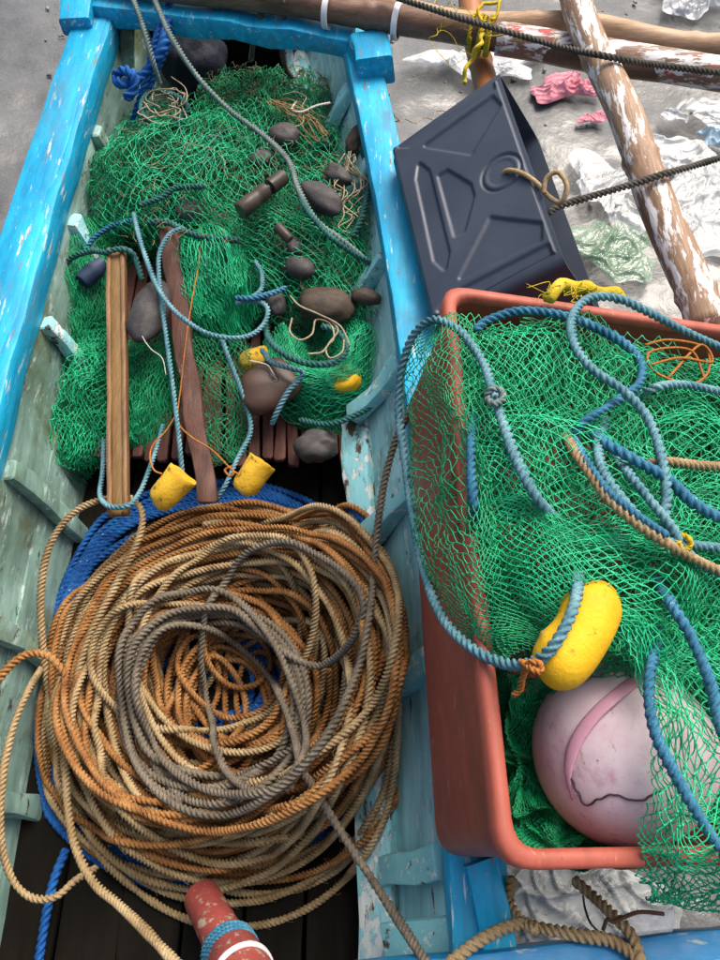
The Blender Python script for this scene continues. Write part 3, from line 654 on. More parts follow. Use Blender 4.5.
twine('tail', [(486, 36, .10), (480, 48, .10), (472, 62, .07), (465, 74, .06), (462, 84, .05)], .0045, M['r_yellow'], lash, wob=.004)
twine('tail', [(490, 22, .105), (500, 12, .11), (492, 2, .11), (478, 10, .11), (482, 26, .105)], .0035, M['r_yellow'], lash, wob=.004)
for k, pts in enumerate([[(470, 30, .1), (445, 20, .105), (432, 40, .09), (445, 60, .07), (466, 66, .05)], [(478, 26, .1), (455, 10, .11), (440, 22, .1), (452, 44, .08), (470, 52, .08)], [(488, 30, .1), (510, 36, .1), (540, 44, .1), (552, 34, .1)], [(468, 16, .1), (438, 5, .1), (426, 20, .1)]]):
    twine('frayed_strand', pts, .0009, M['r_yellow'], lash, wob=.008, seed=k, n=3)
for px, lab in ((328, 'white strap round the dark pole above the blue corner'), (397, 'white strap round the dark pole beside the corner block')):
    c = on_pole(px); a = np.arange(32) * np.pi / 16
    obj('strap', loft([c + pdir * t + r * (np.cos(a)[:, None] * ps + np.sin(a)[:, None] * pu) for t, r in ((-.006, .031), (-.006, .0355), (.006, .0355), (.006, .031))], cap=False, closed_path=True), M['white_band'], None, sharp=40, label=lab, cat='strap')
for k, (px, end) in enumerate(((265, [(258, 28, .01), (253, 44, -.04), (251, 60, -.10)]), (284, [(283, 30, .01), (282, 50, -.04), (285, 66, -.09), (292, 78, -.12)]))):
    c = on_pole(px); R0 = .038
    a = np.linspace(2.6, -.3, 16); loopp = c + R0 * (np.cos(a)[:, None] * np.array([0, 1, 0]) * 1 + np.sin(a)[:, None] * np.array([0, 0, 1]))
    p = np.vstack([loopp[:-2], P(*end)]); o = obj('rope', rope_mesh(cr(p, 8), .0068, 2.0), M['r_dark'], label=('brown rope end hanging over the dark pole, the shorter one', 'brown rope hanging over the dark pole down into the net')[k], cat='rope')
twine('cord', [(392, 40, .04), (388, 62, -.05), (386, 90, -.2), (392, 115, -.35), (415, 122, -.55), (440, 112, -.59), (470, 118, -.59)], .0016, M['twine_tan'], label='thin tan cord dangling from the corner block to the mud', wob=.006)

# ------------------------------------------------------------------ terracotta crate, leaning down to the right
kA, kB = at(443, 283, .25), at(502, 870, .25); kC = at(720, 323, .157)
cy = kB - kA; CL = np.linalg.norm(cy); cy /= CL
cx = kC - kA; cx -= cy * (cx @ cy); cx /= np.linalg.norm(cx); CWd = .50
cz = np.cross(cx, cy); cz = cz if cz[2] > 0 else -cz
def kp(u, v, w): return kA + cx * u + cy * v + cz * w
CD = .245
crate = thing('plastic_crate', kp(CWd / 2, CL / 2, -CD), 'terracotta plastic crate full of green net, leaning on the right rail', 'crate')
def kring(o, w, rad): return ring_lerp(kp(o, o, w), kp(CWd - o, o, w), kp(CWd - o, CL - o, w), kp(o, CL - o, w), 5, rad)
LIP = .008
body = [kring(.018 + .012, -CD, .03), kring(.020, -CD + .004, .035), kring(.016, -CD + .015, .035), kring(LIP + .002, -.03, .03), kring(LIP + .001, -.012, .03),
        kring(LIP + .0075, -.012, .028), kring(LIP + .009, -.03, .028), kring(.024, -CD + .016, .03), kring(.034, -CD + .009, .03)]
obj('crate_body', loft(body), M['crate'], crate, sharp=50)
rim = [kring(0.0, -.022, .035), kring(-.001, -.004, .036), kring(.003, .0, .034), kring(LIP + .004, .0005, .028), kring(LIP + .0078, -.003, .027), kring(LIP + .009, -.013, .027), kring(.005, -.012, .032), kring(.003, -.022, .033)]
obj('rim', loft(rim, cap=False, closed_path=True), M['crate'], crate, sharp=60)
twine('yellow_rope', [(543, 297, .254), (556, 291, .256), (572, 290, .252), (588, 291, .246), (606, 292, .243), (626, 299, .238)], .0085, M['r_yellow'], label='frayed yellow rope lying along the far rim of the crate', cat='rope', n=9, wob=.004)
for k in range(26):
    x = rng.uniform(545, 625); y = 291 + rng.uniform(-4, 5); q = (x - 545) / 80
    h = .262 - q * .02
    twine('fibre', [(x, y, h), (x + rng.normal(0, 5), y + rng.normal(0, 5), h + .006), (x + rng.normal(0, 10), y + rng.normal(0, 8), h + .004)], .0006, M['r_yellow'], bpy.data.objects['yellow_rope'], n=3)

# ------------------------------------------------------------------ nets: real twine, diamond meshes
def grid_eval(ctrl, U, V_):
    """bicubic Catmull-Rom over a control grid (rows x cols x 3); U along columns, V along rows, 0..1"""
    c = np.asarray(ctrl, float); R, K = c.shape[:2]
    c = np.concatenate([2 * c[:1] - c[1:2], c, 2 * c[-1:] - c[-2:-1]], 0); c = np.concatenate([2 * c[:, :1] - c[:, 1:2], c, 2 * c[:, -1:] - c[:, -2:-1]], 1)
    def w(t): return np.stack([-.5*t + t*t - .5*t**3, 1 - 2.5*t*t + 1.5*t**3, .5*t + 2*t*t - 1.5*t**3, -.5*t*t + .5*t**3], -1)
    x = np.clip(U, 0, .99999) * (K - 1); y = np.clip(V_, 0, .99999) * (R - 1); i = x.astype(int); j = y.astype(int); wx = w(x - i); wy = w(y - j)
    out = 0
    for a in range(4):
        for b in range(4): out = out + wy[..., a, None] * wx[..., b, None] * c[j + a, i + b]
    return out
def lattice(fn, nu, nv, jit, seed, drop_p=.0, warp=1.0):
    """diamond lattice: nu columns, nv rows (each half a mesh); returns edge end points"""
    g = np.random.default_rng(seed); J, I = np.meshgrid(np.arange(nv + 1), np.arange(nu + 1), indexing='ij')
    U = (I + .5 * (J % 2)) / (nu + .5); Vv = J / nv
    p = g.uniform(0, 6.28, 6); wa = warp * 16 * U * (1 - U) * Vv * (1 - Vv)
    U, Vv = U + wa * .055 * np.sin(2 * np.pi * (1.3 * U + .4 * Vv) + p[0]) + wa * .028 * np.sin(2 * np.pi * (2.9 * U - .8 * Vv) + p[1]), Vv + wa * .05 * np.sin(2 * np.pi * (1.2 * Vv + .5 * U) + p[2]) + wa * .022 * np.sin(2 * np.pi * (3.1 * Vv - U) + p[3])
    U = U + g.normal(0, jit, U.shape) / nu; Vv = Vv + g.normal(0, jit, U.shape) / nv * 1.3
    X = fn(U, Vv); e0, e1 = [], []
    for j in range(nv):
        e0.append(X[j]); e1.append(X[j + 1])
        if j % 2 == 0: e0.append(X[j, 1:]); e1.append(X[j + 1, :-1])
        else: e0.append(X[j, :-1]); e1.append(X[j + 1, 1:])
    e0, e1 = np.vstack(e0), np.vstack(e1); k = np.linalg.norm(e1 - e0, axis=1) > 1e-4; e0, e1 = e0[k], e1[k]
    if drop_p: k = g.uniform(size=len(e0)) > drop_p; e0, e1 = e0[k], e1[k]
    return e0, e1
def sheet_fn(ctrl, fold=.012, wl=.10, seed=0, dz=0., shrink=0., ripple=0.):
    g = np.array([[p if isinstance(p, np.ndarray) else at(*p) for p in row] for row in ctrl]); f1, f2 = Field(wl, seed=seed), Field(wl * .4, seed=seed + 5, n=14)
    def fn(U, V_):
        X = grid_eval(g, U * (1 - 2 * shrink) + shrink, V_ * (1 - 2 * shrink) + shrink)
        D = f1(X) * fold * .55; D[..., 2] *= 1.6; D[..., 2] += f2(X)[..., 0] * fold * .3 + dz
        return X + D
    return fn
def dome_fn(cx_, cy_, h, rx, ry, hz, rot=0., fold=.01, wl=.08, seed=0, dz=0., k=1.0):
    f1, f2 = Field(wl, seed=seed), Field(wl * .4, seed=seed + 5, n=14); cr_, sr = math.cos(rot), math.sin(rot)
    # local metric frame at the dome's centre
    c = at(cx_, cy_, h); sx = np.linalg.norm(at(cx_ + 1, cy_, h) - c); sy = np.linalg.norm(at(cx_, cy_ - 1, h) - c)
    def fn(U, V_):
        a = 2 * U - 1; b = 2 * V_ - 1
        x = a * np.sqrt(np.clip(1 - b * b / 2, 0, 1)); y = b * np.sqrt(np.clip(1 - a * a / 2, 0, 1))
        rr = np.clip(x * x + y * y, 0, 1); z = hz * np.sqrt(np.clip(1.02 - rr, 0, 2)) * k
        xx = (x * cr_ - y * sr) * rx * k; yy = (x * sr + y * cr_) * ry * k
        X = np.stack([c[0] + xx * sx, c[1] + yy * sy, c[2] + z], -1)
        D = f1(X) * fold * .55; D[..., 2] *= 1.6; D[..., 2] += f2(X)[..., 0] * fold * .3 + dz
        return X + D
    return fn
def swirl_fn(cx_, cy_, h, r0, r1, ry, hz, a0, a1, fold=.008, seed=0, dz=0.):
    """netting bunched along an arc: U across the bundle, V along it"""
    c = at(cx_, cy_, h); sx = np.linalg.norm(at(cx_ + 1, cy_, h) - c); f1, f2 = Field(.10, seed=seed), Field(.03, seed=seed + 5, n=14)
    def fn(U, V_):
        a = np.radians(a0 + (a1 - a0) * V_); r = r0 + (r1 - r0) * U
        X = np.stack([c[0] + r * np.cos(a) * sx, c[1] + r * np.sin(a) * sx * ry, c[2] + hz * np.sin(np.pi * np.clip(U * .9 + .08, 0, 1))], -1)
        D = f1(X) * fold * .55; D[..., 2] *= 1.6; D[..., 2] += f2(X)[..., 0] * fold * .3 + dz
        return X + D
    return fn
def net(name, layers, label, parts=None, mats=None):
    """layers: list of dicts fn, nu, nv, r, jit, sag, m -> one netting part per twine colour"""
    by = {}
    for q, l in enumerate(layers):
        e0, e1 = lattice(l['fn'], l['nu'], l['nv'], l.get('jit', .09), 900 + q * 7 + len(label), l.get('drop', .01), l.get('warp', 1.0))
        by.setdefault(l.get('m', 'net'), []).append(edges_tube(e0, e1, l.get('r', .0009), l.get('sag', .08), 300 + q, segs=2 if 'dark' in l.get('m', '') else 3))
    al = np.vstack([v[0] for vs in by.values() for v in vs]); lo, hi = al.min(0), al.max(0)
    t = thing(name, ((lo[0] + hi[0]) / 2, (lo[1] + hi[1]) / 2, lo[2]), label, 'net')
    for k, vs in by.items():
        n = 0; Vs, Fs = [], []
        for v, f in vs: Vs.append(v); Fs.append(f + n); n += len(v)
        obj('netting', (np.vstack(Vs), np.vstack(Fs)), M[k], t, smooth=True, kind='stuff')
    return t
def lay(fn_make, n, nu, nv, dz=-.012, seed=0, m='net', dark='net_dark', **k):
    """n stacked layers of the same net, the deeper ones denser and coloured darker to imitate shade"""
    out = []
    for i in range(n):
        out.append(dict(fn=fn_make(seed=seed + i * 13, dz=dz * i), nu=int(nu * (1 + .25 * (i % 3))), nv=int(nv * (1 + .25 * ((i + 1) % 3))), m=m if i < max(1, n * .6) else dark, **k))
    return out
NR = .00066
# main heap between the rails
E_ctrl = [[(140, 92, -.17), (205, 98, -.10), (255, 104, -.09), (305, 112, -.12), (352, 122, -.16)],
          [(92, 150, -.15), (165, 140, -.06), (235, 145, -.035), (300, 155, -.06), (364, 165, -.11)],
          [(94, 192, -.15), (170, 190, -.06), (240, 200, -.025), (305, 205, -.045), (369, 215, -.09)],
          [(118, 226, -.17), (190, 235, -.09), (250, 245, -.065), (315, 250, -.06), (374, 262, -.10)],
          [(150, 255, -.21), (200, 272, -.14), (262, 290, -.11), (320, 306, -.10), (374, 318, -.13)]]
L = lay(lambda seed, dz: sheet_fn(E_ctrl, .012, .15, seed, dz, .0), 1, 25, 36, -.014, 1, 'net_bright', 'net_bright', r=.0007, sag=.05, jit=.06, warp=.8)
L += lay(lambda seed, dz: sheet_fn(E_ctrl, .016, .12, seed, dz - .012, .0), 1, 22, 28, -.014, 3, 'net_bright', 'net', r=NR, sag=.06)
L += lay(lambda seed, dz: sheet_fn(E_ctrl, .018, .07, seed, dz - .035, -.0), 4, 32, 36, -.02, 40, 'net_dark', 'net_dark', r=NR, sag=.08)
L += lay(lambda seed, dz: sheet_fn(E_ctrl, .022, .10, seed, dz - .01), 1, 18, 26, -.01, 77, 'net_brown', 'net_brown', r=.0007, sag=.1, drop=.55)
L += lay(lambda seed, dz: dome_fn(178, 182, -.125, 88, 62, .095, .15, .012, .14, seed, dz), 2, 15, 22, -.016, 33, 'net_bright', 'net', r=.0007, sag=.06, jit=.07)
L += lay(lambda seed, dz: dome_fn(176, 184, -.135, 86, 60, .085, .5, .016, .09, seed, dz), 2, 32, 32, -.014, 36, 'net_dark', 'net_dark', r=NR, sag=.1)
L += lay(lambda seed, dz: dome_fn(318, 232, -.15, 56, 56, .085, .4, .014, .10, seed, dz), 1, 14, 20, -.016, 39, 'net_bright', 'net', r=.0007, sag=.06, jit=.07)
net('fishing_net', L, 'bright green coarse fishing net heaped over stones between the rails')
F_ctrl = [[(200, 78, -.18), (255, 66, -.12), (300, 72, -.13), (342, 84, -.18)],
          [(196, 100, -.17), (250, 92, -.09), (305, 96, -.10), (350, 108, -.16)],
          [(200, 128, -.16), (255, 122, -.10), (310, 128, -.10), (358, 140, -.15)]]
L = lay(lambda seed, dz: sheet_fn(F_ctrl, .014, .09, seed, dz), 4, 30, 24, -.014, 5, 'net', 'net_dark', r=NR, sag=.08)
L += lay(lambda seed, dz: sheet_fn(F_ctrl, .016, .09, seed, dz), 1, 18, 16, -.01, 6, 'net_brown', 'net_brown', r=.0008, sag=.2, drop=.3)
net('fishing_net', L, 'green net bundle tucked below the dark pole and blue thwart')
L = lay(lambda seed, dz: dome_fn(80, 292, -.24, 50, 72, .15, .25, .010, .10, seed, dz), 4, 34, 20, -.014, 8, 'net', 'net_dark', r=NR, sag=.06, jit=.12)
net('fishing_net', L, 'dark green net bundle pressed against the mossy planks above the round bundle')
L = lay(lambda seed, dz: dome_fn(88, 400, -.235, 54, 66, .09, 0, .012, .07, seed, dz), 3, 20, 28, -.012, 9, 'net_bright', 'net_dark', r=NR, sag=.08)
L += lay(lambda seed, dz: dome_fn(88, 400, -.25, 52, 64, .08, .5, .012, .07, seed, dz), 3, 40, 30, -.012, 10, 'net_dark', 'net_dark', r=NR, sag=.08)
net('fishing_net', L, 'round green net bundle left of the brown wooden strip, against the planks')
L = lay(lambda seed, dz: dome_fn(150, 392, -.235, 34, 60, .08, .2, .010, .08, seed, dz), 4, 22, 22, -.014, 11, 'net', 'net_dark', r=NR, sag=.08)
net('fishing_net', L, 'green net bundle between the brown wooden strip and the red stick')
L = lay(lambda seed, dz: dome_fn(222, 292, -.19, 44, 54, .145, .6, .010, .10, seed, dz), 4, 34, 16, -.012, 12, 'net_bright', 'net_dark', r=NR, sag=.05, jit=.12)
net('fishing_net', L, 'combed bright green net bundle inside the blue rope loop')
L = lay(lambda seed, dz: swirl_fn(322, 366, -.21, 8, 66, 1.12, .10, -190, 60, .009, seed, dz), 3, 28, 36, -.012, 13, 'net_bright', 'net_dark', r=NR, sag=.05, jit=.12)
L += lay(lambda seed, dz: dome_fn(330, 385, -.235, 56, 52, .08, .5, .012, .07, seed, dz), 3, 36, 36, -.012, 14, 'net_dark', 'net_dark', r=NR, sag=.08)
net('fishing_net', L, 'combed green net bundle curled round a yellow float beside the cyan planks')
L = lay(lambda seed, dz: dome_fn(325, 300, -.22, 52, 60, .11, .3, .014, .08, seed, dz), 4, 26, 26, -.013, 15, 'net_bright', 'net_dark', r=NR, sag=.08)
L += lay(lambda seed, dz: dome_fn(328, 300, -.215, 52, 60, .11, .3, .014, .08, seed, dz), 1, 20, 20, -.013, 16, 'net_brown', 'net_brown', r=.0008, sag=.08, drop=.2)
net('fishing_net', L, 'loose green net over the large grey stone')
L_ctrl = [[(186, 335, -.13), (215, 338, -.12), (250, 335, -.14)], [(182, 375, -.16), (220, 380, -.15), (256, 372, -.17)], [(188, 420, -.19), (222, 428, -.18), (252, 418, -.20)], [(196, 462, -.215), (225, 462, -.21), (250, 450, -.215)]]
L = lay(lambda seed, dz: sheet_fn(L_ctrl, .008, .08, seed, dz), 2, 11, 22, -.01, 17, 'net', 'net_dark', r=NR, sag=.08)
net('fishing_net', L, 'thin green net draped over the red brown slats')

# crate nets
A_ctrl = [[(456, 322, .235), (520, 312, .235), (590, 316, .22), (660, 340, .20), (740, 372, .17)],
          [(462, 400, .265), (530, 405, .295), (600, 420, .275), (670, 430, .235), (745, 440, .20)],
          [(470, 490, .27), (540, 490, .315), (610, 510, .31), (680, 520, .26), (750, 525, .22)],
          [(480, 575, .265), (545, 570, .305), (610, 585, .31), (680, 600, .27), (755, 600, .24)],
          [(500, 645, .235), (555, 640, .27), (620, 655, .275), (690, 680, .26), (765, 690, .24)]]
for row, v, dw in zip(A_ctrl, (.07, .26, .48, .68, .83), (-.03, .0, .02, .03, .01)): row += [kp(.40, v * CL, dw), kp(.462, v * CL, dw - .05)]
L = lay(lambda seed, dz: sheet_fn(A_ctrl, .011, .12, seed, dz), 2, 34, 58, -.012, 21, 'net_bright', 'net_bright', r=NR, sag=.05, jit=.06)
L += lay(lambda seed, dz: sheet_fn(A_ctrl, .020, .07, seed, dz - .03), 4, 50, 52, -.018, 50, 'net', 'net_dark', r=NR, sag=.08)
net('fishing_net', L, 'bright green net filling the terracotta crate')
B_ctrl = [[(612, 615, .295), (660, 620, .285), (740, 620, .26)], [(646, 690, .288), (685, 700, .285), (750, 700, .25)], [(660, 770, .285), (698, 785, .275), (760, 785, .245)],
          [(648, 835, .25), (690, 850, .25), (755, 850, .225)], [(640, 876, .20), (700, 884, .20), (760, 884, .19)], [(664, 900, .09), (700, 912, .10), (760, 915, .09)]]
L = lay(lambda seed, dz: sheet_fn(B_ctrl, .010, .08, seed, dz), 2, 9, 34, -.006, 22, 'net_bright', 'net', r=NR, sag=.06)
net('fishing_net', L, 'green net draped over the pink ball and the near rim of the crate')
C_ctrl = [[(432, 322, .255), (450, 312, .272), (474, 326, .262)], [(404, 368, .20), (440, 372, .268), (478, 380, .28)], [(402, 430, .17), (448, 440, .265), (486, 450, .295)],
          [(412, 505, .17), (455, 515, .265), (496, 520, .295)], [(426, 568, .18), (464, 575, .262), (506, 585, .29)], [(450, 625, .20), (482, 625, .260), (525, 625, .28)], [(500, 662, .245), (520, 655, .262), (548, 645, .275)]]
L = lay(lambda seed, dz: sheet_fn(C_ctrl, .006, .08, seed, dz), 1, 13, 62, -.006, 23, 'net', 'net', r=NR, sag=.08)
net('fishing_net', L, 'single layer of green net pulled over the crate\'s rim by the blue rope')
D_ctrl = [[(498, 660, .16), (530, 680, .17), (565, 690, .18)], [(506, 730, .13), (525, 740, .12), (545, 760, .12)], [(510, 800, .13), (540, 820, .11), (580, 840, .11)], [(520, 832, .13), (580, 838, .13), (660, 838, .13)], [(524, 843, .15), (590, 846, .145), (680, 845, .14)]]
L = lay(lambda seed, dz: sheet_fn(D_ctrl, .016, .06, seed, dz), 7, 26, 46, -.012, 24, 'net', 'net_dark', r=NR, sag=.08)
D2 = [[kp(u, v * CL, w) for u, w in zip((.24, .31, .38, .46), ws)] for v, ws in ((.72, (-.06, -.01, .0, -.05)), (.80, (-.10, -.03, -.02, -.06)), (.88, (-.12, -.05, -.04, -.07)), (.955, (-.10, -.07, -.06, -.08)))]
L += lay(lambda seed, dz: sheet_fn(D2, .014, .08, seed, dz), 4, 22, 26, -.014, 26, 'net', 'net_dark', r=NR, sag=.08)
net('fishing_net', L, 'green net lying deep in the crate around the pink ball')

# ------------------------------------------------------------------ ropes in and on the crate
rope('rope', [(600, 548, .22), (570, 530, .27), (540, 502, .318), (518, 462, .318), (504, 425, .31), (493, 392, .30), (484, 364, .287), (467, 338, .28), (451, 325, .276), (432, 320, .262), (413, 336, .235), (402, 369, .20), (399, 411, .17), (405, 458, .165), (413, 515, .17), (424, 570, .185), (441, 615, .215), (468, 645, .245), (500, 662, .268), (528, 664, .298), (550, 650, .324), (567, 624, .331), (576, 600, .325), (578, 580, .30), (576, 566, .25)], .0063, M['r_teal'], 'teal rope looped over the crate\'s left rim and tied to the yellow float', 2.1)
rope('rope_knot', [(486, 397, .31), (492, 389, .318), (501, 391, .316), (502, 400, .314), (493, 404, .318), (487, 398, .318)], .0045, M['r_greyteal'], 'small grey knot on the teal rope above the crate', 2.1, cat='knot')
rope('rope', [(632, 400, .21), (654, 388, .25), (684, 385, .235), (720, 392, .215), (770, 404, .20), (808, 404, .195), (815, 388, .195), (780, 370, .20), (720, 347, .215), (682, 330, .235), (644, 310, .255), (616, 298, .265), (588, 299, .272), (572, 318, .285), (575, 345, .30), (593, 369, .31), (625, 392, .305), (649, 420, .30), (662, 458, .305), (667, 496, .305), (664, 522, .30), (674, 534, .25)], .0061, M['r_teal'], 'teal rope snaking in a big S across the net in the crate', 2.1)
rope('rope', [(606, 420, .24), (598, 446, .300), (607, 478, .325), (636, 516, .325), (664, 540, .31), (690, 545, .29), (725, 549, .27), (790, 558, .25), (835, 575, .20), (850, 600, .12)], .0061, M['r_teal'], 'teal rope running beside the blue and tan rope in the crate', 2.1)
rope('rope', [(566, 436, .27), (574, 450, .315), (588, 470, .33), (606, 496, .332), (634, 521, .328), (662, 541, .318), (680, 552, .305), (722, 572, .28), (780, 592, .265), (826, 590, .25), (842, 550, .24), (835, 510, .235), (800, 482, .23), (750, 470, .25), (700, 466, .27), (668, 462, .29), (645, 464, .29), (630, 466, .24)], .0063, M['r_tan'], 'two-coloured tan rope lying on the net beside the teal rope', 1.9)
rope('rope', [(572, 434, .27), (580, 450, .32), (593, 470, .334), (611, 494, .336), (639, 517, .332), (667, 536, .322)], .0046, M['r_seablue'], 'blue strand twisted along the tan rope', 2.1)
rope('rope', [(590, 432, .25), (606, 443, .305), (635, 460, .315), (668, 480, .302), (701, 508, .288), (775, 548, .26), (815, 585, .24), (825, 625, .17)], .0068, M['r_seablue'], 'sea blue rope running through the middle of the crate', 2.2)
rope('rope', [(615, 456, .25), (628, 472, .31), (650, 500, .318), (672, 528, .31), (690, 556, .295), (730, 580, .27), (780, 606, .255), (800, 640, .24), (790, 670, .17)], .0056, M['r_teal'], 'teal rope lying below the sea blue rope in the crate', 2.1)
rope('rope', [(476, 330, .25), (489, 320, .25), (522, 311, .252), (569, 317, .255), (616, 338, .258), (640, 360, .262), (639, 384, .272), (614, 403, .285), (580, 426, .295), (562, 452, .25)], .0064, M['r_seablue'], 'sea blue rope curving along the far rim inside the net', 2.2)
rope('rope', [(474, 412, .22), (472, 432, .275), (471, 460, .285), (474, 505, .28), (482, 530, .22)], .0060, M['r_seablue'], 'short sea blue rope inside the net along the crate\'s left rim', 2.2)
rope('rope', [(655, 580, .24), (674, 608, .305), (694, 643, .305), (711, 686, .295), (722, 730, .285), (748, 780, .265), (775, 815, .22), (790, 835, .13)], .0061, M['r_seablue'], 'sea blue rope coming down over the net on the ball\'s right', 2.2)
rope('rope', [(660, 630, .23), (652, 664, .292), (649, 695, .30), (656, 735, .297), (678, 780, .288), (704, 825, .272), (728, 862, .25), (735, 890, .20), (730, 905, .12)], .0058, M['r_seablue'], 'sea blue rope running over the pink ball under the net', 2.2)
for k, pts in enumerate([[(645, 345, .235), (670, 340, .235), (705, 348, .22), (708, 372, .22), (690, 384, .225), (655, 372, .24), (650, 352, .24), (690, 350, .23), (705, 380, .22)],
                         [(650, 365, .235), (680, 358, .235), (712, 362, .22), (700, 345, .225), (668, 378, .235)]]):
    twine('wire', pts, .0018, M['rust'] if 0 else M['twine_orange'], None, ('bent rusty wire lying on the net at the far end of the crate', 'second rusty wire crossing the bent one in the crate')[k], 'wire')
# yellow bean float with its tie
def capsule_arc(pts, r, n=28, pinch=None):
    p = resample(cr(P(*pts), 12), .003); m = len(p); s = np.linspace(0, 1, m); Ltot = m * .003
    e = np.minimum(s, 1 - s) * Ltot; R = r * np.sqrt(np.clip(1 - np.clip(1 - e / r, 0, 1) ** 2, .0004, 1)) * (1 + .04 * np.sin(s * 9))
    return tube(p, R, n)
yf = obj('float', capsule_arc([(534, 668, .285), (560, 658, .292), (582, 632, .295), (591, 604, .29), (583, 588, .285)], .029), M['foam'], label='bright yellow bean shaped foam float tied with teal rope', cat='float')
obj('float_tie', rope_mesh(cr(P((522, 662, .30), (530, 668, .325), (540, 672, .325), (540, 664, .326), (531, 662, .325), (526, 668, .31), (522, 680, .30), (520, 690, .29), (513, 695, .285)), 10), .0035, 2.0), M['twine_orange'], yf)
obj('rope_tie', rope_mesh(cr(P((679, 534, .305), (688, 538, .31), (690, 546, .305), (682, 550, .305), (678, 542, .312)), 8), .0035, 2), M['r_yellow'], label='small orange tie round the teal rope in the crate', cat='tie')
# pink ball
bc = at(623, 751, .155); br = .095
ball = thing('buoy_ball', bc - np.array([0, 0, br]), 'large pale pink plastic ball buoy with a raised seam and crack', 'buoy')
bv = blob(bc, (br, 0, 0), (0, br, 0), (0, 0, br * .97), 72, 40, .006, 1.2, 4)
obj('ball_shell', bv, M['ball'], ball)
def on_ball(px, py, k=1.0):
    o = np.array([0, 0, RAIL + CAM_H]); d = np.array([1., 0, 0]) * (px - 360) / FPX + _up * (480 - py) / FPX + _fw; d /= np.linalg.norm(d)
    q = o - bc; b = q @ d; disc_ = b * b - (q @ q - br * br); t = -b - math.sqrt(max(disc_, 0)); p = o + d * t
    return bc + (p - bc) * k
seam = cr(np.array([on_ball(*p, 1.0) for p in ((646, 672), (618, 694), (594, 716), (576, 742), (568, 772), (572, 800))]), 8)
sT, sN, sB = frames(seam); ns = (seam - bc) / np.linalg.norm(seam - bc, axis=1)[:, None]; sd_ = np.cross(sT, ns); a8 = np.arange(10) * 2 * np.pi / 10
tpz = lambda i: .15 + .85 * min(1, (len(seam) - 1 - i) / 14)
obj('seam', loft([seam[i] + .0070 * tpz(i) * np.cos(a8)[:, None] * sd_[i] + .0020 * tpz(i) * np.sin(a8)[:, None] * ns[i] for i in range(len(seam))]), M['ball_seam'], ball)
crk = cr(np.array([on_ball(*p, 1.0005) for p in ((566, 767), (570, 778), (577, 790), (585, 805), (598, 800), (608, 795), (622, 798), (636, 801), (650, 797), (660, 792))]), 5)
obj('crack', tube(crk + Field(.01, seed=3)(crk) * .0006, .0011, 5), M['crack'], ball)

# ------------------------------------------------------------------ things in the heap between the rails
def px_axes(px, py, h, ang, a, b, c):
    """half axes: long one at ang degrees in the picture's horizontal plane, a long, b wide, c thick"""
    t = math.radians(ang); e1 = np.array([math.cos(t), math.sin(t), 0]); e2 = np.array([-math.sin(t), math.cos(t), 0])
    return at(px, py, h), e1 * a, e2 * b, np.array([0, 0, c])
def stone(px, py, h, ang, a, b, c, label, m='stone', seed=0, name='sinker_stone', cat='stone'):
    o, x, y, z = px_axes(px, py, h, ang, a, b, c)
    return obj(name, blob(o, x, y, z, 28, 16, .05, .9, seed, 2.3), M[m], label=label, cat=cat)
stone(284, 136, -.055, 10, .034, .030, .022, 'round dark grey stone near the dry weed wisp', seed=1)
stone(321, 198, -.028, -42, .052, .027, .022, 'long oval dark grey stone below the round one', seed=2)
stone(357, 140, -.075, 75, .042, .022, .02, 'narrow brown stone standing against the right rail', 'stone_brown', 3)
stone(190, 213, -.085, 0, .030, .026, .02, 'flat grey stone under the coarse green net', seed=4)
stone(327, 306, -.10, -8, .054, .037, .028, 'large grey brown stone under the loose net', 'stone_brown', 5)
stone(366, 297, -.085, -15, .030, .015, .014, 'small slim brown stone beside the large one by the rail', 'stone_brown', 6)
stone(150, 312, -.085, 80, .070, .034, .026, 'upright long dark grey stone between the two wooden sticks', seed=7)
stone(316, 446, -.185, 20, .040, .030, .025, 'grey round stone at the edge of the slatted platform', seed=8)
stone(292, 246, -.065, -60, .026, .016, .014, 'small dark stone caught in the coarse net', seed=9)
stone(276, 303, -.09, -80, .028, .018, .015, 'small round stone by the end of the blue rope loop', seed=10)
stone(166, 125, -.075, 0, .022, .012, .01, 'small pale grey stone by the tangled ring of cord', seed=11)
stone(338, 176, -.055, -50, .034, .022, .018, 'dark oval stone half under net right of the long oval one', seed=31)
stone(262, 160, -.045, 20, .028, .020, .016, 'dark stone half buried in net above the grooved float', seed=32)
stone(300, 268, -.07, -30, .030, .022, .018, 'grey stone half buried in net above the large one', seed=33)
# flat brown float with a hole and cord
fb_c = at(270, 386, -.135); tN = np.array([.12, -.25, .95]); tN /= np.linalg.norm(tN); tX = np.array([.8, .6, 0]); tX -= tN * (tX @ tN); tX /= np.linalg.norm(tX); tY = np.cross(tN, tX)
fbt = thing('flat_float', fb_c - np.array([0, 0, .02]), 'flat dark brown plastic float with a cord through its hole', 'float')
obj('float_body', blob(fb_c, tX * .058, tY * .044, tN * .019, 40, 16, .05, 1.2, 12, 2.8), M['float_brown'], fbt)
hc = fb_c + tX * .012 + tN * .0195
obj('hole', revolve(hc - tN * .003, tN, [(0, .0035), (.0022, .005), (.0036, .0066), (.0030, .0044), (.0006, .0036)], 16), M['crack'], fbt)
obj('cord', tube(cr(np.array([hc + tN * .001, hc + tN * .012 + tY * .012, hc + tN * .006 + tY * .03, hc + tY * .055 - tX * .02]), 8), .0014, 5), M['twine_white'], fbt)
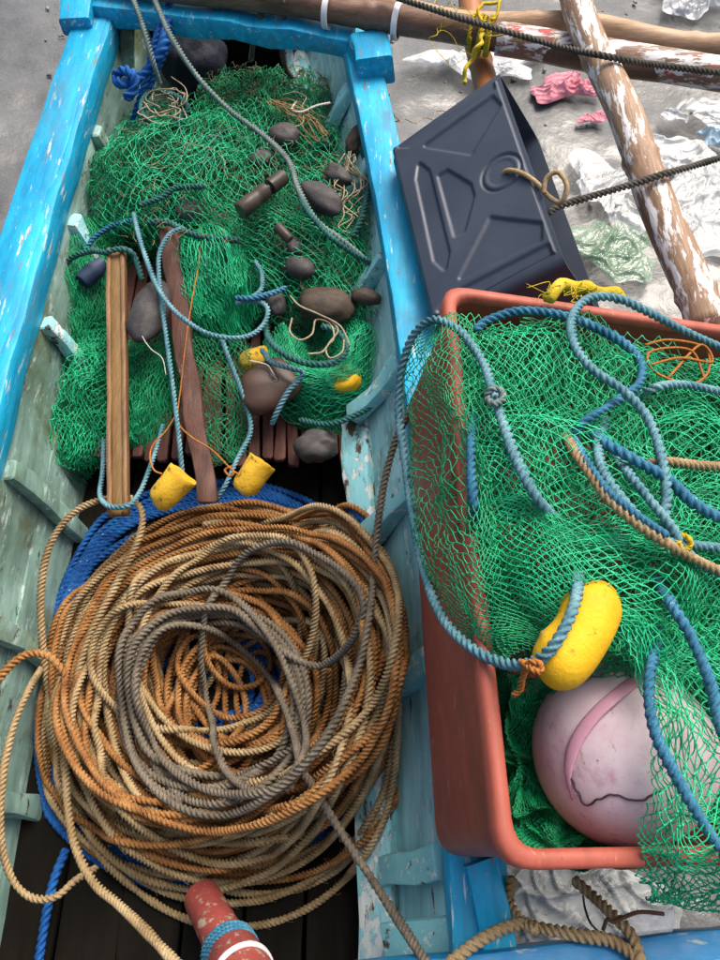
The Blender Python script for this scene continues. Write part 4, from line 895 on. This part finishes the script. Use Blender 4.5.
# yellow floats
def cup(p0, p1, r0, r1, label, hollow=True):
    p0, p1 = np.array(p0), np.array(p1); d = p1 - p0; L = np.linalg.norm(d)
    prof = [(0, .002), (.002, r0 * .55), (.006, r0 * .82), (.014, r0 * .97)] + [(.014 + (L - .016) * t, r0 + (r1 - r0) * t) for t in (.3, .6, .9)] + [(L - .0015, r1), (L, r1 * .97), (L, .002)]
    V, F = revolve(p0, d, prof, 32); V = V + Field(.03, seed=int(abs(p0[0]) * 1e4))(V) * .0012
    return obj('float_half', (V, F), M['foam_old'], label=label, cat='float', sharp=45)
f1 = cup(at(156, 505, -.115), at(184, 474, -.09), .024, .0265, 'aged yellow foam float half tied beside the brown wooden strip')
f2 = cup(at(241, 493, -.125), at(263, 461, -.10), .023, .0255, 'aged yellow foam float half tied beside the red stick')
obj('float', blob(*px_axes(257, 359, -.16, 20, .034, .022, .02), 28, 16, .03, .8, 3, 2.6), M['foam_old'], label='yellow foam float half hidden behind the flat brown float', cat='float')
obj('float', blob(*px_axes(344, 379, -.149, 15, .032, .028, .022), 28, 16, .03, .8, 5, 2.6), M['foam'], label='yellow foam float wrapped inside the combed green net', cat='float')
obj('twine', tube(cr(P((176, 415, -.12), (165, 432, -.12), (153, 445, -.115), (150, 458, -.11), (154, 470, -.09), (162, 474, -.09)), 8), .0016, 5), M['twine_orange'], label='orange twine leading to the float by the brown strip', cat='twine')
obj('twine', tube(cr(P((201, 228, -.06), (199, 262, -.065), (192, 300, -.07), (186, 340, -.085), (181, 385, -.105), (178, 420, -.12), (190, 436, -.12), (212, 450, -.11), (230, 468, -.10), (238, 474, -.10)), 8), .0016, 5), M['twine_orange'], label='long orange twine running down to the float by the red stick', cat='twine')
obj('twine_knot', rope_mesh(cr(P((228, 466, -.10), (234, 472, -.095), (230, 476, -.095), (225, 470, -.10), (232, 466, -.10)), 8), .0022, 2), M['twine_orange'], label='orange knot at the end of the long twine', cat='knot')
# dark cylindrical floats
def spool(pa_, pb_, r, label, m, prof=None):
    pa_, pb_ = np.array(pa_), np.array(pb_); L = np.linalg.norm(pb_ - pa_)
    prof = prof or [(0, .3), (0, .86), (.03, 1), (.30, 1), (.33, .90), (.42, .90), (.45, 1), (.58, 1), (.60, .5), (.66, .5), (.68, .95), (.94, .95), (1, .85), (1, .2)]
    return obj('tube_float', revolve(pa_, pb_ - pa_, [(t * L, q * r) for t, q in prof], 24), M[m], label=label, cat='float', sharp=45)
spool(at(240, 211, -.005), at(284, 176, .0), .0165, 'dark worn cylindrical float with grooves lying on the coarse net', 'float_dark')
spool(at(82, 282, -.125), at(103, 262, -.12), .018, 'small navy cylindrical float beside the top of the brown strip', 'float_navy', [(0, .3), (0, .9), (.05, 1), (.7, 1), (.8, .8), (1, .7), (1, .2)])
spool(at(277, 226, -.02), at(290, 240, -.03), .010, 'tiny dark cylindrical float on the coarse net', 'float_dark', [(0, .3), (0, .9), (.05, 1), (.9, 1), (1, .8), (1, .2)])
# wooden strip (two rails round a yellowish core) and red stick
w0, w1 = at(116.5, 250, -.075), at(119, 516, -.125)
wd = thing('wooden_strip', w1, 'straight brown bamboo strip with raised edges standing in the boat', 'wood')
_, wsx, wux = frame(w1 - w0)
obj('core', board(w0, w1, .019, .016, .003, seg=10, rough=.0005, seed=201), M['wood_core'], wd, sharp=35)
for s in (-1, 1): obj('edge', board(w0 + wsx * s * .0130 + wux * .002, w1 + wsx * s * .0130 + wux * .002, .0095, .022, .004, seg=10, rough=.0006, seed=203 + s), M['wood'], wd, sharp=35)
obj('lashing', rope_mesh(cr(P((60, 268, -.11), (75, 256, -.09), (92, 251, -.075), (106, 252, -.060), (118, 249, -.056), (129, 251, -.060), (136, 260, -.075), (142, 280, -.085)), 10), .0060, 2.2), M['r_green'], label='green rope lashed across the top of the brown strip', cat='rope')
rope('rope', [(104, 440, -.15), (103, 470, -.14), (100, 494, -.125), (107, 505, -.105), (119, 507, -.098), (131, 504, -.10), (141, 490, -.115), (149, 470, -.12), (156, 450, -.13), (163, 425, -.14)], .0048, M['r_teal'], 'blue green rope looped round the foot of the brown strip', 2.2)
stk = board(at(168, 232, -.085), at(208, 503, -.15), .036, .018, .005, seg=14, rough=.004, seed=210)
obj('wooden_stick', stk, M['stick'], label='flat red brown stick with peeling paint next to the slats', cat='stick', sharp=35)
# ropes of the heap
rope('rope', [(126, -14, .05), (136, 6, .05), (146, 36, .03), (153, 62, -.0), (160, 84, -.045)], .0062, M['r_greyteal'], 'straight grey teal rope hanging from the thwart by the blue knot', 1.8)
rope('rope', [(150, -14, .06), (158, 8, .06), (174, 42, .045), (202, 82, .012), (232, 112, -.02), (262, 134, -.025), (288, 160, -.015), (299, 190, -.005), (316, 220, -.015), (344, 242, -.03), (372, 266, -.08)], .0066, M['r_greyteal'], 'long grey teal rope running diagonally across the net heap', 1.8)
rope('rope', [(134, 214, -.06), (138, 232, -.045), (144, 252, -.04), (155, 282, -.038), (168, 303, -.036), (184, 319, -.035), (207, 333, -.04), (231, 338, -.045), (251, 335, -.055), (264, 324, -.06), (268, 310, -.06), (261, 302, -.06), (248, 301, -.06), (236, 303, -.06)], .0052, M['r_teal'], 'blue rope forming an open loop over the combed net bundle', 2.2)
rope('rope', [(184, 228, -.05), (170, 234, -.045), (160, 252, -.045), (159, 276, -.05), (163, 312, -.055), (168, 350, -.065), (174, 395, -.085), (179, 440, -.11), (184, 492, -.16)], .0050, M['r_teal'], 'blue rope running down beside the red stick', 2.2)
rope('rope', [(236, 298, -.055), (252, 298, -.05), (270, 294, -.055), (286, 288, -.06)], .0060, M['r_seablue'], 'short sea blue rope stub at the open loop', 2.2)
rope('rope', [(256, 262, -.08), (262, 274, -.075), (261, 290, -.065), (248, 299, -.06), (240, 301, -.06)], .0050, M['r_teal'], 'short blue rope bow at the edge of the combed bundle', 2.2)
rope('rope', [(222, 340, -.07), (230, 362, -.09), (240, 388, -.12), (249, 416, -.15), (250, 434, -.155), (238, 458, -.15), (226, 484, -.15), (216, 500, -.16)], .0050, M['r_teal'], 'blue rope hanging over the slats to the yellow float half', 2.2)
rope('rope', [(262, 350, -.12), (272, 362, -.10), (290, 368, -.095), (303, 374, -.10), (288, 392, -.11), (277, 412, -.13), (272, 424, -.15)], .0055, M['r_teal'], 'blue white rope bent behind the flat brown float', 2.2)
rope('rope', [(265, 322, -.085), (270, 340, -.075), (288, 356, -.07), (312, 364, -.07), (336, 362, -.075), (347, 348, -.08), (338, 332, -.08), (322, 326, -.08)], .0068, M['r_green'], 'dark green rope lying in a half ring over the heap', 2.0)
rope('rope', [(296, 182, -.01), (306, 208, -.008), (330, 236, -.02), (352, 252, -.045), (370, 262, -.07)], .0062, M['r_green'], 'dark green rope beside the grey teal rope on the heap', 2.0)
rope('rope', [(148, 222, -.06), (168, 222, -.055), (188, 232, -.05), (212, 238, -.045), (240, 240, -.04)], .0070, M['r_green'], 'thick green rope lying across the heap above the sticks', 2.0)
rope('rope', [(140, 205, -.05), (160, 198, -.045), (176, 188, -.04), (205, 186, -.03)], .0062, M['r_green'], 'short green rope piece over the flat grey stone', 2.0)
rope('rope', [(70, 262, -.14), (84, 250, -.12), (96, 236, -.11), (112, 226, -.10), (132, 220, -.08)], .0060, M['r_seablue'], 'sea blue rope between the dark bundle and the heap', 2.2)
rope('rope', [(60, 268, -.15), (56, 258, -.145), (66, 252, -.14), (74, 262, -.135), (84, 272, -.12)], .0040, M['r_teal'], 'thin teal rope knotted by the navy float', 2.2)
rope('rope', [(362, 148, -.06), (368, 170, -.055), (368, 195, -.055), (360, 222, -.06), (352, 236, -.065)], .0075, M['r_green'], 'green rope hanging along the right rail beside the brown stone', 2.0)
rope('rope', [(300, 420, -.175), (330, 424, -.155), (362, 412, -.14), (384, 396, -.135)], .0062, M['r_green'], 'dark rope round the near side of the combed net bundle', 2.0)
# bright blue knotted rope by the bow
bk = thing('blue_rope_knot', at(135, 100, -.1), 'bright blue thick rope hanging knotted in the bow corner', 'rope')
for k, pts in enumerate([[(172, -12, .02), (168, 20, .015), (162, 48, .0), (150, 68, -.02), (136, 80, -.03), (122, 84, -.03), (116, 76, -.025), (124, 70, -.01), (134, 76, -.01), (134, 90, -.03), (126, 98, -.04)],
                         [(164, -12, .005), (160, 25, .0), (153, 52, -.02), (146, 80, -.05), (139, 104, -.08), (131, 126, -.12)], [(176, -8, .01), (170, 35, -.01), (158, 66, -.04), (148, 90, -.07), (140, 112, -.1)]]):
    obj('strand', rope_mesh(cr(P(*pts), 12), .0125 if k == 0 else .0095, 2.3), M['r_blue'], bk)
rope('rope', [(150, 92, -.06), (143, 100, -.055), (142, 112, -.055), (152, 122, -.06), (166, 124, -.065), (182, 118, -.06), (188, 108, -.055), (180, 98, -.05), (166, 92, -.05), (154, 90, -.055)], .0070, M['r_green'], 'ring of green grey rope wrapped in tan cord at the heap\'s corner', 2.0)
tw = thing('cord_tangle', at(165, 105, -.06), 'tangle of tan cord on the ring of green grey rope', 'cord')
for k in range(9):
    a = rng.uniform(0, 6.28); c = (166 + rng.normal(0, 8), 106 + rng.normal(0, 6)); R_ = rng.uniform(10, 24)
    pts = [(c[0] + R_ * math.cos(a + t) * (1 + rng.normal(0, .2)), c[1] + R_ * .7 * math.sin(a + t) * (1 + rng.normal(0, .2)), -.045 + rng.normal(0, .008)) for t in np.linspace(0, rng.uniform(2, 4), 6)]
    twine('cord', pts, .0016, M['twine_tan'], tw, n=4)
tw2 = thing('cord_tangle', at(350, 195, -.07), 'tangle of pale tan cord beside the right rail', 'cord')
for k in range(14):
    x, y = 350 + rng.normal(0, 7), 160 + rng.uniform(-12, 10); pts = []
    for q in range(7): pts.append((x, y, -.045 - .004 * q + rng.normal(0, .008))); x += rng.normal(0, 10); x = min(max(x, 334), 368); y += rng.uniform(6, 16)
    twine('cord', pts, .0015, M['twine_tan'], tw2, n=4)
tw4 = thing('cord_tangle', at(270, 190, -.03), 'pale cord lines straggling across the top of the net heap', 'cord')
for k in range(9):
    x, y = rng.uniform(150, 300), rng.uniform(125, 215); pts = []; a = rng.uniform(0, 6.28)
    for q in range(7): pts.append((x, y, -.022 - .0004 * abs(x - 235) + rng.normal(0, .004))); x += 13 * math.cos(a); y += 9 * math.sin(a); a += rng.normal(0, .6)
    twine('cord', pts, .0011, M['twine_tan'] if k % 2 else M['r_greyteal'], tw4, n=4)
tw3 = thing('cord_tangle', at(322, 340, -.08), 'looped beige cord lying on the dark green half ring', 'cord')
for k, pts in enumerate([[(292, 318, -.062), (290, 332, -.06), (300, 340, -.06), (312, 334, -.06), (316, 320, -.062), (330, 324, -.062), (334, 338, -.06), (326, 348, -.06), (330, 358, -.058), (342, 352, -.06), (344, 340, -.06)], [(308, 354, -.058), (322, 352, -.058), (330, 342, -.058), (338, 330, -.06), (330, 320, -.06)], [(290, 296, -.05), (300, 306, -.052), (318, 314, -.052), (340, 326, -.058), (350, 346, -.062)]]):
    twine('cord', pts, .0018, M['twine_tan'], tw3, n=5)
ww = thing('dry_weed', at(300, 115, -.07), 'wisp of dry brown weed on the far net bundle', 'weed')
for k in range(16):
    x, y = 272 + rng.normal(0, 3), 103 + rng.normal(0, 2); pts = [(x, y, -.06)]
    for q in range(5): x += rng.uniform(6, 13); y += rng.uniform(-2, 9) + q * 1.5; pts.append((x, y, -.055 + rng.normal(0, .008)))
    twine('stem', pts, .0012, M['weed'], ww, n=4)
twine('twine', [(296, 102, -.06), (292, 110, -.05), (302, 112, -.045), (316, 106, -.045), (330, 103, -.05)], .0028, M['twine_white'], label='short white cord end on the far net bundle', cat='cord')
twine('twine', [(150, 305, -.07), (138, 300, -.075), (140, 330, -.075), (150, 348, -.07), (162, 358, -.07), (166, 375, -.08)], .0010, M['twine_white'], label='thin pale line round the upright grey stone', cat='twine')
# dark bag under the thwart
obj('dark_bag', blob(*px_axes(196, 66, -.17, 25, .075, .065, .075), 32, 20, .12, .9, 21, 2.5), M['bag_navy'], label='dark navy bag stuffed under the thwart', cat='bag')
# plant bits in the nets: dry flecks
def flecks(n, box, h, seed):
    g = np.random.default_rng(seed); E0, E1 = [], []
    for _ in range(n):
        p = at(g.uniform(box[0], box[2]), g.uniform(box[1], box[3]), g.uniform(*h)); d = g.normal(size=3) * (.008, .008, .003); E0.append(p - d); E1.append(p + d)
    return edges_tube(np.array(E0), np.array(E1), .0008, .15, seed, 1)
V1, F1 = flecks(150, (120, 120, 370, 245), (-.07, -.02), 5)
obj('weed_flecks', (V1, F1), M['weed'], label='dry weed flecks caught in the coarse net', cat='weed', kind='stuff')

# ------------------------------------------------------------------ things on the near beam
rope('rope', [(440, 972, .05), (457, 957, .047), (488, 936, .042), (520, 924, .03), (540, 928, .028), (583, 936, .046), (614, 942, .046), (640, 962, .047), (655, 985, .045)], .0072, M['r_tan'], 'tan rope lying along the near blue beam', 1.7)
rope('rope', [(512, 878, .01), (509, 900, .005), (520, 920, .02), (536, 930, .043)], .0070, M['r_tan'], 'tan rope bight hanging under the crate\'s near corner', 1.7)
rope('rope', [(574, 880, .0), (592, 895, .01), (616, 918, .035), (632, 936, .046), (640, 962, .050), (634, 985, .048)], .0070, M['r_tan'], 'tan rope running from under the crate over the near blue beam', 1.7)
hk = thing('metal_hook', at(640, 920, .0), 'small rusty hook with wire on the near beam', 'hook')
twine('hook_rod', [(603, 930, .045), (607, 920, .05), (613, 922, .05), (622, 918, .045), (640, 912, .045), (664, 914, .045)], .0022, M['rust'], hk)
twine('wire', [(583, 896, -.05), (585, 908, .0), (590, 922, .045), (598, 931, .046)], .0014, M['crack'], hk)
obj('wrapper', None or loft([at(616, 905, .05) + np.array([x, y, z]) for x, y, z in ()]) if False else board(at(620, 918, .042), at(668, 922, .042), .022, .004, .0015, seg=6, rough=.004, seed=231), M['bag'], hk)

# ------------------------------------------------------------------ litter on the mud
GH = -RAIL
def crumple(name, px, py, w, l, ang, m, label, cat='plastic bag', amp=.05, seed=0, lift=.012, n=64):
    """crumpled film: irregular outline, ridged folds, thickness"""
    f1, f2, f3, f4 = Field(.16, seed=seed, dim=1, n=6), Field(.08, seed=seed + 1, dim=1, n=6), Field(.2, seed=seed + 2), Field(.035, seed=seed + 3, dim=1, n=7)
    c = at(px, py, GH); t = math.radians(ang); e1 = np.array([math.cos(t), math.sin(t), 0]); e2 = np.array([-math.sin(t), math.cos(t), 0])
    g = np.linspace(-1, 1, n); A, B = np.meshgrid(g, g, indexing='ij'); X = A * np.sqrt(1 - B * B / 2); Y = B * np.sqrt(1 - A * A / 2); th = np.arctan2(Y, X)
    rr = 1 + .22 * np.sin(3 * th + seed) + .13 * np.sin(5 * th + 2 * seed) + .07 * np.sin(9 * th + seed * 3)
    Q = c + (X * rr)[..., None] * e1 * w / 2 + (Y * rr)[..., None] * e2 * l / 2
    r1 = np.clip(1 - np.abs(f1(Q)[..., 0]), 0, 1) ** 2.5; r2 = np.clip(1 - np.abs(f2(Q)[..., 0]), 0, 1) ** 3; r3 = np.clip(1 - np.abs(f4(Q)[..., 0]), 0, 1) ** 3
    edge = 1 - np.clip(X * X + Y * Y, 0, 1) ** 3
    z = amp * (r1 * .6 + .15) * edge + amp * (.45 * r2 + .25 * r3) * (edge * .8 + .2)
    Q = Q + f3(Q) * .012; Q[..., 2] = z + lift
    i = (np.arange(n - 1)[:, None] * n + np.arange(n - 1)[None]).ravel()
    F = np.stack([i, i + n, i + n + 1, i + 1], 1); V = Q.reshape(-1, 3); k = len(V)
    F = np.vstack([F, F[:, ::-1] + k]); V = np.vstack([V, V - (0, 0, .0012)])
    return obj(name, (V, F), m, label=label, cat=cat)
crumple('pink_sheet', 566, 92, .24, .11, 5, M['cloth_pink'], 'crumpled pink plastic sheet on the mud past the black tub', 'plastic sheet', .035, 3)
crumple('pink_scrap', 592, 118, .10, .04, 30, M['cloth_pink'], 'thin pink scrap below the crumpled pink sheet', 'plastic scrap', .012, 5)
crumple('plastic_bag', 612, 186, .26, .22, -20, M['bag'], 'clear crumpled plastic bag lying left of the white pole', 'plastic bag', .020, 1)
crumple('plastic_bag', 636, 222, .16, .14, 20, M['bag'], 'small clear bag knotted beside the green film', 'plastic bag', .03, 9)
crumple('plastic_bag', 700, 190, .26, .34, 10, M['bag'], 'large clear plastic bag lying right of the white pole', 'plastic bag', .022, 2)
crumple('plastic_bag', 672, 152, .20, .12, -15, M['bag_white'], 'white plastic film showing behind the white pole', 'plastic bag', .022, 6)
crumple('plastic_bag', 692, 2, .26, .18, -15, M['bag_white'], 'white plastic bag on the brown mud far beyond the poles', 'plastic bag', .04, 7)
crumple('green_film', 607, 250, .28, .20, -35, M['bag_green'], 'pale green plastic film sunk in the mud behind the crate', 'plastic film', .02, 4, lift=.012)
crumple('plastic_scrap', 672, 118, .08, .06, -35, M['bag_white'], 'small white scrap on the mud right of the pink sheet', 'plastic scrap', .02, 8)
crumple('plastic_scrap', 716, 145, .10, .09, -35, M['bag_blue'], 'pale blue plastic scrap by the large clear bag', 'plastic scrap', .04, 12)
crumple('plastic_bag', 700, 232, .20, .18, 40, M['bag'], 'small clear film half buried below the large clear bag', 'plastic bag', .02, 14)
crumple('plastic_bag', 712, 118, .16, .16, 40, M['bag'], 'loose clear film beside the pale blue scrap', 'plastic bag', .022, 15)
crumple('plastic_bag', 585, 898, .34, .20, 4, M['sheet_grey'], 'grey plastic sheet on the mud below the crate\'s near rim', 'plastic sheet', .03, 16)
crumple('plastic_bag', 482, 66, .42, .16, -4, M['bag_white'], 'flat white plastic bag on the mud behind the black tub', 'plastic bag', .02, 18)
